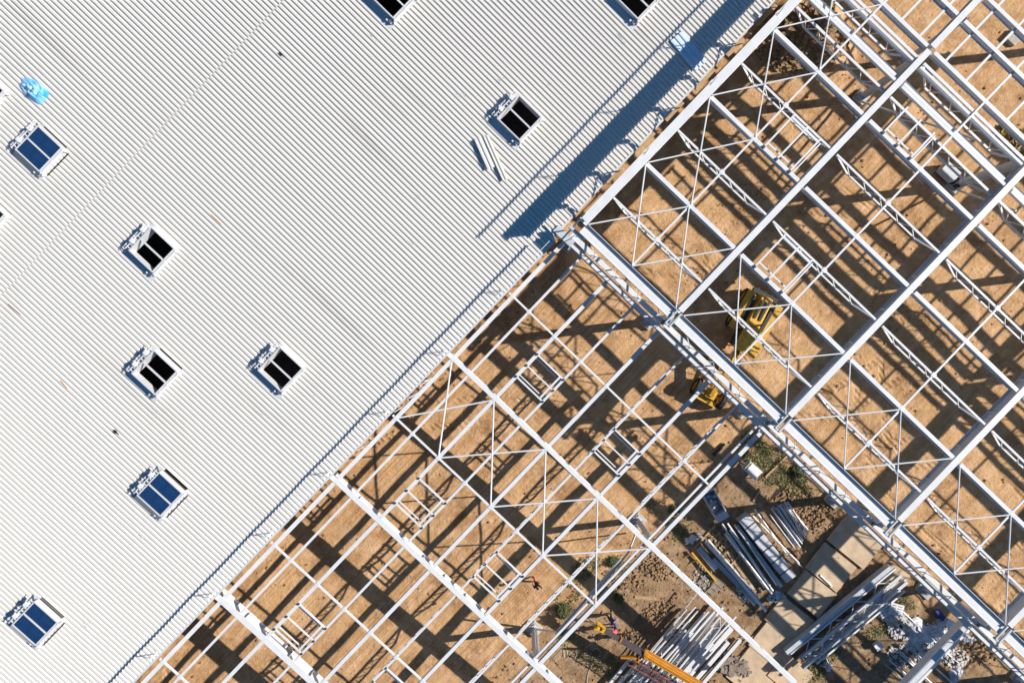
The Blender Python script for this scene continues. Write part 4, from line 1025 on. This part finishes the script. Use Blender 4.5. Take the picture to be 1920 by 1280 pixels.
# lower white bundle (long beams and lattices running to the lower left)
def along(i, off, t0, t1):            # picture points of a member in this bundle
    dx, dy = 148, -172; L_ = hypot(dx, dy); nx, ny = -dy/L_, dx/L_
    b = (1172+off*nx, 1292+off*ny); return (b[0]+dx*t0, b[1]+dy*t0), (b[0]+dx*t1, b[1]+dy*t1)
gB = 'white steel lying in the big lower bundle'
for i, (off, t0, t1, w_, k, z, lab) in enumerate(((70, .0, .80, .28, 'i', .2, 'wide white beam third from the right rim of the lower bundle'), (84, .0, .86, .28, 'i', .2, 'wide white beam second from the right rim of the lower bundle'), (98, .0, .94, .24, 'i', .2, 'wide white beam at the right rim of the lower bundle'),
        (30, .1, 1.05, .16, 'box', .5, 'white bar crossing the middle of the lower bundle, left of the wide beams'), (22, .0, .98, .14, 'box', .6, 'white bar left of the middle of the lower bundle'), (44, .25, .95, .15, 'box', .55, 'white bar above the wide beams of the lower bundle'), (12, -.1, .92, .13, 'pipe', .5, 'white tube near the left rim of the lower bundle'), (2, -.1, .85, .12, 'pipe', .4, 'white tube second from the left rim of the lower bundle'), (-8, -.15, .74, .12, 'pipe', .3, 'white tube at the left rim of the lower bundle'), (54, .0, .6, .14, 'angle', .4, 'white angle lying between the bars and the wide beams of the lower bundle'),
        (-20, -.3, .3, .2, 'box', .2, 'blue-shaded bar left of the crane jib'), (-34, -.35, .25, .2, 'box', .2, 'blue-shaded bar at the very bottom left of the crane jib'))):
    p, q = along(i, off, t0, t1); stick('steel_beam', p, q, w_, .22, z, lab, 'steel beam', gB, 'steel', k)
for i, (off, t0, t1, w_, z, lab) in enumerate(((0, .0, .85, .5, .62, 'white lattice truss at the left side of the lower bundle'), (38, .2, 1.02, .5, .85, 'white lattice truss topmost in the lower bundle'), (60, .1, .75, .4, .5, 'shorter white lattice beside the wide beams of the lower bundle'))):
    p, q = along(i, off, t0, t1); truss_lying(p, (q[0]+(-6, 5, 8, 4)[i], q[1]), w_, z, lab, 'lattice trusses lying in the lower bundle', flip=(-1)**i, tilt=.12*(-1)**i)
stick('long_edge_beam', (1286, 1262), (1368, 1172), .36, .3, .15, 'single white beam with a deep blue side, right of the lower bundle', 'steel beam', None, 'steel', 'i')
rb = random.Random(77)
for i in range(16):
    off = rb.uniform(-26, 62); t0 = rb.uniform(-.2, .25); p, q = along(i, off, t0, min(1.02, t0+rb.uniform(.6, .95))); q = (q[0]+rb.uniform(-13, 13), q[1]+rb.uniform(-8, 8))
    stick('loose_bar', p, q, rb.choice((.07, .09, .12)), .1, .75+rb.random()*.35, 'thin white bar strewn askew over the lower bundle', 'bar', 'thin white bars strewn over the lower bundle', 'steel', rb.choice(('box', 'pipe')))
# truss stack on the road slabs
def along2(off, t0, t1):
    a = (1466, 1214); b = (1664, 1052); dx, dy = b[0]-a[0], b[1]-a[1]; L_ = hypot(dx, dy); nx, ny = -dy/L_, dx/L_
    return (a[0]+off*nx+dx*t0, a[1]+off*ny+dy*t0), (a[0]+off*nx+dx*t1, a[1]+off*ny+dy*t1)
p, q = along2(2, 0.0, .98); wide('box_girder', p, q, .28, .62, .1, 'deep bluish box girder at the upper left of the truss stack', 'galv', 0, 'girder')
for i, (off, t0, t1, w_, z, lab) in enumerate(((20, .02, 1.0, .85, .55, 'white lattice truss lying next to the deep bluish box girder'), (34, .02, .92, .7, .8, 'white lattice truss topmost in the middle of the truss stack'), (48, .08, 1.02, .7, .4, 'white lattice truss in the lower right half of the truss stack'))):
    p, q = along2(off, t0, t1); truss_lying(p, q, w_, z, lab, 'lattice trusses stacked on the road slabs', n=4, flip=(-1)**i, h_=.12, tilt=.1*(-1)**i)
for i, (off, t0, t1, w_, lab) in enumerate(((12, .0, .8, .14, 'long white bar between box girder and first lattice of the truss stack'), (28, .05, 1.0, .22, 'wide bluish beam in the middle of the truss stack'), (42, .02, 1.0, .22, 'bluish beam right of the middle of the truss stack'), (60, .12, .9, .12, 'bent thin white bar along the lower right rim of the truss stack'))):
    p, q = along2(off, t0, t1); stick('steel_beam', p, q, w_, .2, .28+.15*i if i < 3 else .15, lab, 'steel beam', 'beams among the stacked trusses', ['steel', 'steel2', 'steel2', 'white'][i], 'i' if w_ > .2 else 'box')
stick('gusset_plate', (1640, 1112), (1632, 1136), .34, .3, .3, 'short wide white end piece standing off the right end of the truss stack', 'steel piece', None, 'steel', 'i')
# road slabs
def slab(c, L_, W_, ang, lab, z=.08):
    mb = MB(); mb.box(-L_/2, L_/2, -W_/2, W_/2, -.05, .12); mb.box(-L_/2+.2, -L_/2+.3, -.06, .06, .121, .14)
    o = mb.build('road_slab', M['slab'], None, origin=(0, 0, 0), bevel=.02); p = G(*c, 0); o.location = (p.x, p.y, p.z+z); o.rotation_euler = (0, 0, ang); tag(o, lab, 'concrete slab', 'tan concrete road slabs laid in a row')
ra = atan2(-(1253-994), (1424-1633))
sl_ = [((1603, 1012), 2.6, 3.4, 'tan road slab nearest the gutter line, uppermost of the row'), ((1556, 1062), 2.35, 2.9, 'tan road slab with a long sunlit triangle, second of the row'), ((1521, 1112), 2.2, 2.9, 'tan road slab with an iron edge strip, left of the truss stack'), ((1478, 1160), 2.2, 2.9, 'tan road slab half hidden in shade, left of the truss stack'),
       ((1448, 1208), 2.2, 2.9, 'tan road slab near the lower end of the truss stack'), ((1412, 1262), 2.8, 3.0, 'bright tan road slab at the bottom edge of the picture'), ((1676, 1082), 1.6, 1.6, 'tan slab corner showing right of the truss stack'), ((1480, 1262), 2.2, 2.6, 'tan road slab below the end of the truss stack')]
for c, l_, w_, lab in sl_: slab(c, l_, w_, ra if lab[:12] != 'tan slab cor' else ra+.05, lab)
for (x0, y0, x1, y1, lab) in ((1535, 1075, 1557, 1096, 'pale iron strip on the edge of the slab left of the truss stack'),):
    stick('iron_strip', (x0, y0), (x1, y1), .12, .08, .2, lab, 'strip', None, 'white')
# white plastic chair, overturned trolley frame
ch = thing('trolley', G(1408, 880), radians(-42), 'white overturned trolley with a slatted panel at the edge of the weeds', 'trolley')
mb = MB(); mb.box(-.40, .55, -.33, .33, .42, .47); mb.build('panel', M['white'], ch)
for x in (-.72, -.50):
    mb = MB(); mb.bar((x, -.38, .35), (x, .38, .35), .06, .06); mb.build('rail', M['white'], ch)
for y in (-.37, .37):
    mb = MB(); mb.bar((-.74, y, .35), (.6, y, .40), .06, .06); mb.build('frame_bar', M['white'], ch)
for (x, y) in ((-.65, -.35), (-.65, .35), (.5, -.33), (.5, .33)):
    mb = MB(); mb.bar((x, y, 0), (x, y, .42), .05, .05); mb.build('leg', M['white'], ch)
# generator with a pale tank near the slanting column
gn = thing('generator', G(1775, 332), radians(-43), 'generator with a pale flat lid and dark engine end beside the slanting column', 'generator')
mb = MB(); mb.box(-.95, .35, -.42, .42, .25, .95); mb.build('housing', M['galv'], gn, bevel=.04)
mb = MB(); mb.box(.36, 1.1, -.4, .4, .2, .75); mb.build('engine', M['black'], gn, bevel=.03)
mb = MB(); mb.cyl((.5, .1, .75), (.5, .1, 1.0), .09, 10); mb.cyl((.85, -.1, .72), (.85, -.1, .86), .13, 10); mb.build('filter', M['greysteel'], gn)
mb = MB(); mb.bar((-.9, -.36, .12), (1.2, -.36, .12), .08, .16); mb.bar((-.9, .36, .12), (1.2, .36, .12), .08, .16); mb.build('skid', M['rust'], gn)
# small white box in the rubble area, bag-like film heaps, blue barrel lid
def crate(px, py, s, ang, name, m, lab, cat):
    t = thing(name, G(px, py), ang, lab, cat); mb = MB(); mb.box(-s/2, s/2, -s*.4, s*.4, 0, s*.7); mb.build('body', M[m], t, bevel=.03)
    mb = MB(); mb.box(-s/2-.02, s/2+.02, -s*.4-.02, s*.4+.02, s*.7+.002, s*.7+.05); mb.build('lid', M['white'], t, bevel=.01)
crate(1642, 1206, .55, .6, 'cable_box', 'galv', 'white lidded cable box at the end of the thin rods', 'box')
crate(1774, 1164, .55, 1.0, 'white_cabinet', 'white', 'white steel cabinet lying beside the thick tie beam', 'cabinet')
p = G(1757, 1148); mb = MB(); mb.chunk((p.x, p.y, p.z+.2), .9, .35, .3, -.9); tag(mb.build('blue_board', M['blue_cloth']), 'dark blue board leaning in the sand beside the white cabinet', 'board')
p = G(1819, 1196); o = lump('foil_sheet', M['film'], p.x, p.y, p.z, .45, .38, .3, .2, seed=9, jag=1.2); tag(o, 'greyish star-shaped foil scrap right of the thick tie beam', 'foil')
for (x, y, ax, ay, an, sd_, lab) in ((1752, 1178, 1.0, .7, .4, 3, 'shiny crumpled film heap beside the thick tie beam'), (1715, 1184, 1.3, .8, -.6, 5, 'bluish film heap in the shade of the rubble'), (1792, 1262, .7, .45, 1.2, 6, 'round pale film heap at the bottom right'), (1294, 1012, .5, .3, .4, 8, 'white crumpled film by the upper left of the long beams'), (1548, 1246, .5, .35, -.8, 12, 'small white film scrap in the weeds below the truss stack')):
    p = G(x, y); tag(lump('film_heap', M['film'] if sd_ != 8 else M['white'], p.x, p.y, p.z, ax, ay, an, .35, seed=sd_, jag=.9), lab, 'film heap')
# white rubble
def rubble(name, px, py, rx, ry, n, m, lab, s0=.08, s1=.28, cat='rubble', seed=2, ang=0):
    rr = random.Random(seed); mb = MB(); c = PX(px, py)
    for k in range(n):
        r = sqrt(rr.random()); th = rr.random()*2*pi; u = r*cos(th)*rx; v_ = r*sin(th)*ry; x = c.x+u*cos(ang)-v_*sin(ang); y = c.y+u*sin(ang)+v_*cos(ang); s = rr.uniform(s0, s1)
        mb.chunk((x, y, hmap(x, y)+s*.2+.25*(1-r)*rr.random()), s, s*rr.uniform(.5, 1), s*rr.uniform(.3, .8), rr.random()*3, .3, rr)
    return tag(mb.build(name, M[m]), lab, cat, kind='stuff')
rubble('rubble_heap', 1664, 1146, .75, .6, 130, 'rubble', 'white broken panels heaped at the right of the truss stack', .10, .4, seed=5)
rubble('rubble_heap', 1685, 1170, .9, 1.0, 240, 'rubble', 'pale rubble spilling below the broken white panels', .06, .26, seed=6)
rubble('rubble_heap', 1735, 1212, 1.1, .8, 180, 'rubble', 'pale rubble mixed with film under the thick tie beam', .06, .24, seed=8)
rubble('rubble_heap', 1790, 1232, .9, .7, 110, 'rubble', 'pale rubble right of the thick tie beam', .06, .22, seed=9)
rubble('scrap_heap', 1374, 1246, 1.1, .7, 160, 'greytimber', 'broken boards and scrap heaped by the bottom road slab', .10, .42, seed=10, cat='scrap')
rubble('scrap_heap', 1350, 1228, .9, 1.4, 150, 'greytimber', 'brown scrap scattered right of the single white beam', .05, .22, seed=11, cat='scrap', ang=.6)
rubble('scrap_heap', 1320, 1085, .8, .9, 100, 'rubble', 'mixed pale scrap left of the long white beams', .04, .13, seed=12, cat='scrap')
rubble('scrap_heap', 1350, 1015, 1.3, .5, 110, 'timber', 'splintered timber between the beams', .05, .22, seed=13, cat='scrap', ang=-.9)
rubble('leaf_litter', 1232, 1060, 1.4, 1.0, 260, 'clod', 'lumpy brown spoil and litter below the rafter', .05, .2, seed=14, cat='spoil', ang=-.5)
# pallet-like slatted panels in the rubble
for i, (x, y, an, lab) in enumerate(((1674, 1138, -.25, 'slatted white pallet lying in the broken panels'), (1656, 1140, .5, 'slatted white pallet tilted at the left of the broken panels'))):
    t = thing('pallet', G(x, y, .28), an, lab, 'pallet')
    for k in range(5):
        mb = MB(); mb.box(-.5, .5, -.4+k*.18, -.28+k*.18, .1, .13); mb.build('board', M['white'], t)
    for k in (-.42, 0, .42):
        mb = MB(); mb.box(k-.05, k+.05, -.4, .44, 0, .098); mb.build('bearer', M['white'], t)
pb_ = thing('plywood_sheet', G(1331, 1092, .05), radians(-40), 'grey-brown plywood sheets laid side by side under the low rafter, left of the long beams', 'plywood')
for k in range(3):
    mb = MB(); mb.box(-.75+k*.04, .75+k*.05, -.62+k*.42, -.24+k*.42, .02*k, .02*k+.03); mb.build('board', M['greytimber'], pb_)
rubble('rubble_heap', 1700, 1225, 1.5, 1.0, 330, 'rubble', 'small pale rubble around the thin rods at the lower right', .04, .16, seed=41)
rubble('rubble_heap', 1760, 1180, 1.2, .9, 200, 'rubble', 'pale rubble near the white cabinet', .04, .20, seed=42)
rubble('rubble_heap', 1842, 1215, 1.6, 1.2, 120, 'clod', 'brown lumps right of the thick tie beam', .05, .2, seed=43, cat='spoil')
rubble('scrap_heap', 1400, 1110, 1.0, .6, 120, 'rubble', 'pale scrap at the lower ends of the long beams', .04, .2, seed=44, cat='scrap', ang=-.8)
rubble('scrap_heap', 1455, 1118, .7, .4, 70, 'film', 'crumpled pale scrap at the lower end of the bluish pipes', .06, .24, seed=45, cat='scrap')
rubble('soil_lumps', 1530, 965, 1.7, 1.3, 260, 'clod', 'brown lumpy soil between the tube bundle and the gutter line', .05, .2, seed=46, cat='soil')
rubble('soil_lumps', 1490, 930, 1.5, .8, 160, 'clod', 'brown lumpy soil at the lower edge of the weeds', .05, .18, seed=47, cat='soil')
rubble('soil_lumps', 1215, 1160, 2.4, .7, 240, 'clod', 'brown lumps in a line above the lower bundle', .04, .15, seed=48, cat='soil', ang=.7)
rubble('soil_lumps', 1170, 1085, 1.6, 1.2, 220, 'clod', 'brown lumps among the weeds under the props', .04, .15, seed=49, cat='soil')
rubble('brick_bits', 1390, 1262, 1.0, .8, 140, 'greytimber', 'broken bits beside the bottom road slab', .05, .3, seed=50, cat='scrap')
# thin rods running under the thick tie beam
gR = 'thin rods lying parallel at the lower right'
for i, (x0, y0, x1, y1, w_, lab) in enumerate(((1687, 1142, 1760, 1210, .10, 'bright thin rod rising from the broken white panels'), (1686, 1196, 1730, 1236, .08, 'thin bluish rod from the pale rubble to the thick tie beam'), (1648, 1212, 1712, 1264, .06, 'thin dark rod starting at the white cable box'), (1674, 1212, 1716, 1252, .10, 'left one of a close pair of white tubes by the tie beam'), (1678, 1211, 1718, 1248, .09, 'right one of a close pair of white tubes by the tie beam'),
        (1664, 1234, 1704, 1268, .13, 'stout bluish tube below the white cable box'), (1657, 1242, 1700, 1280, .06, 'lowest thin bluish rod at the bottom edge'), (1772, 1222, 1797, 1242, .09, 'short white rod right of the thick tie beam'), (1752, 1250, 1790, 1284, .09, 'white rod crossing the bottom edge right of the tie beam'), (1731, 1266, 1750, 1284, .12, 'stubby white tube at the bottom edge by the tie beam'))):
    stick('thin_rod', (x0, y0), (x1, y1), w_, w_, .15, lab, 'rod', gR, ['steel', 'galv', 'greysteel', 'steel', 'steel', 'galv', 'galv', 'steel', 'steel', 'steel'][i], 'pipe')
# dark cylinder lying near the grader shadow, boards on the ground
stick('dark_drum', (1336, 853), (1358, 832), .28, .28, .0, 'dark pipe piece with a light top edge below the gutter line', 'pipe', None, 'black', 'pipe')
stick('pale_lath', (1340, 850), (1360, 831), .06, .05, .28, 'pale lath resting along the dark pipe piece', 'lath', None, 'timber')
# hose loops
def hose(pts, lab, r=.025):
    mb = MB(); P = [G(x, y, .03) for x, y in pts]; out = []
    for i in range(len(P)-1):
        a = P[max(i-1, 0)]; b = P[i]; c = P[i+1]; d = P[min(i+2, len(P)-1)]
        for k in range(6):
            t = k/6; out.append(.5*((2*b)+(c-a)*t+(2*a-5*b+4*c-d)*t*t+(3*b-a-3*c+d)*t**3))
    out.append(P[-1]); mb.tube(out, r, 5); tag(mb.build('hose', M['hose']), lab, 'hose')
hose([(1032, 1238), (1046, 1224), (1060, 1212), (1066, 1232), (1078, 1232), (1080, 1222), (1070, 1222), (1060, 1236), (1056, 1214)], 'pale coiled hose on brown soil left of the crane boom')
hose([(1112, 1232), (1108, 1222), (1118, 1214), (1126, 1222), (1120, 1232), (1112, 1240), (1102, 1262), (1100, 1282)], 'looped pale cable below the crane boom')
hose([(1082, 1228), (1100, 1212), (1118, 1200), (1128, 1192), (1140, 1180), (1148, 1168)], 'thin slack cable from the crane boom to the soil', .018)

# ------------------------------------------------------------------ plants
def leaves(mb, cx, cy, rx, ry, n, h0, h1, s0, s1, rr, ang=0, blade=False):
    for _ in range(n):
        r = sqrt(rr.random()); th = rr.random()*2*pi; u = r*cos(th)*rx; v_ = r*sin(th)*ry
        if noise.noise(Vector((u*1.3+cx, v_*1.3+cy, 2.0))) < -.12: continue
        x = cx+u*cos(ang)-v_*sin(ang); y = cy+u*sin(ang)+v_*cos(ang); z = hmap(x, y)+rr.uniform(h0, h1)*(1-.6*r); s = rr.uniform(s0, s1)
        a = rr.random()*2*pi; tl = rr.uniform(-.7, .9); d = Vector((cos(a)*cos(tl), sin(a)*cos(tl), sin(tl))); sd_ = Vector((-sin(a), cos(a), rr.uniform(-.3, .3))); wd = .12 if blade else .34
        p = Vector((x, y, z)); mb.quad(p, p+d*s*.5+sd_*s*wd, p+d*s, p+d*s*.5-sd_*s*wd); mb.mi[-1] = rr.choice((0, 0, 1))
rr = random.Random(21)
def bush(px, py, r, h, n, lab, s=.11):
    t = thing('bush', G(px, py), 0, lab, 'bush'); p = G(px, py); mb = MB()
    for _ in range(int(n*1.7)):
        th = rr.random()*2*pi; ph = math.acos(rr.random()*.98); q = r*(.45+.55*rr.random()**.5)*(1+.35*noise.noise(Vector((cos(th)*2, sin(th)*2, px))))
        d = Vector((cos(th)*sin(ph), sin(th)*sin(ph), cos(ph)*h/r)); c = d*q; a = rr.random()*2*pi; sz = s*rr.uniform(.6, 1.3)
        u = Vector((cos(a), sin(a), rr.uniform(-.6, .6))); v_ = Vector((-sin(a), cos(a), rr.uniform(-.5, .5)))
        mb.quad(c, c+u*sz*.5+v_*sz*.25, c+u*sz, c+u*sz*.5-v_*sz*.25); mb.mi[-1] = 0
    f = mb.build('foliage', M['leaf'], t)
    mb = MB()
    for k in range(7):
        a = k*.9; mb.cyl((0, 0, 0), (cos(a)*r*.5, sin(a)*r*.5, h*.75), .02, 5, .008)
    mb.build('stem', M['greytimber'], t)
bush(1056, 1143, .58, .75, 900, 'round green bush left of the double edge purlin')
bush(1160, 1120, .35, .4, 300, 'small dark green bush right of the double edge purlin', .13)
bush(1150, 1052, .40, .45, 330, 'yellow-green bush beside the raking props', .13)
bush(1494, 884, .45, .5, 380, 'green bush at the right end of the weed patch', .14)
bush(1262, 955, .38, .45, 260, 'small dark bush beside the lower rafter at the pipes', .13)
def weeds(name, spots, n, lab, s=(.06, .16), h=(.03, .22), ms=('leaf', 'dryleaf')):
    mb = MB()
    for (px, py, rx, ry, an) in spots:
        p = PX(px, py); leaves(mb, p.x, p.y, rx, ry, int(n*2.2*rx*ry), h[0], h[1], s[0], s[1], rr, an)
    tag(mb.build(name, [M[ms[0]], M[ms[1]]]), lab, 'weeds', kind='stuff')
weeds('weed_patch', ((1450, 865, 3.0, 1.6, -.75), (1420, 850, 1.2, 1.0, 0), (1490, 905, 1.6, .9, -.8)), 330, 'green and straw weeds below the gutter line')
weeds('weed_patch', ((1082, 1092, 2.4, .9, .9), (1100, 1062, 1.2, .8, .5), (1130, 1240, 1.6, .8, -.5), (1070, 1200, 1.4, .6, -.4), (1165, 1058, .8, .7, 0)), 200, 'weeds around the propped purlin and the crane boom')
weeds('weed_patch', ((1540, 1226, 1.7, 1.0, .6), (1600, 1160, .9, .6, .4), (1520, 1260, 1.2, .8, .4), (1690, 1122, 1.1, .4, -.6), (1640, 1185, 1.3, .5, .6)), 300, 'weeds below the truss stack')
weeds('weed_patch', ((1268, 990, .9, .9, 0), (1282, 960, .8, .6, 0), (1225, 950, .8, .5, .5)), 260, 'dark weeds left of the long beams')
rubble('soil_lumps', 1500, 80, 3.4, 2.4, 700, 'clod', 'dark lumpy crust on the spoil heap beside the upper end of the edge beam', .07, .34, seed=31, cat='soil')
weeds('weed_patch', ((1495, 95, 2.6, 1.2, .6), (1560, 60, 1.6, 1.0, 0)), 110, 'dry weeds on the spoil heap', ms=('dryleaf', 'clod'))
weeds('shrub_litter', ((1889, 256, 1.0, .7, .4), (1912, 292, .8, .8, 0)), 420, 'yellow leafy branches in the upper right ladder bays', s=(.2, .5), h=(.1, .6), ms=('leafy', 'timber'))
# clods and stones on the soil
mb = MB(); rr = random.Random(33); n = 0
while n < 2600:
    px = rr.uniform(300, 1925); py = rr.uniform(-5, 1285); p = PX(px, py); a = p.dot(EA); c = p.dot(EC)
    if c > 3.2 and a < 60: continue
    dens = .05
    if a < 6 and c < -15.5: dens = .8
    if -16 < c < 3 and a < 7: dens = .10 if c < 1 else .5
    if 1500 > px > 1440 and py < 130: dens = .9
    if noise.noise(Vector((p.x*.35, p.y*.35, 4))) > .28: dens += .3
    if rr.random() > dens: continue
    s = rr.choice((.05, .06, .08, .08, .11, .16)); mb.chunk((p.x, p.y, hmap(p.x, p.y)+s*.2), s, s*.8, s*.6, rr.random()*3, .35, rr); n += 1
tag(mb.build('soil_clods', M['clod']), 'loose clods and stones strewn over the sandy ground', 'clods', kind='stuff')
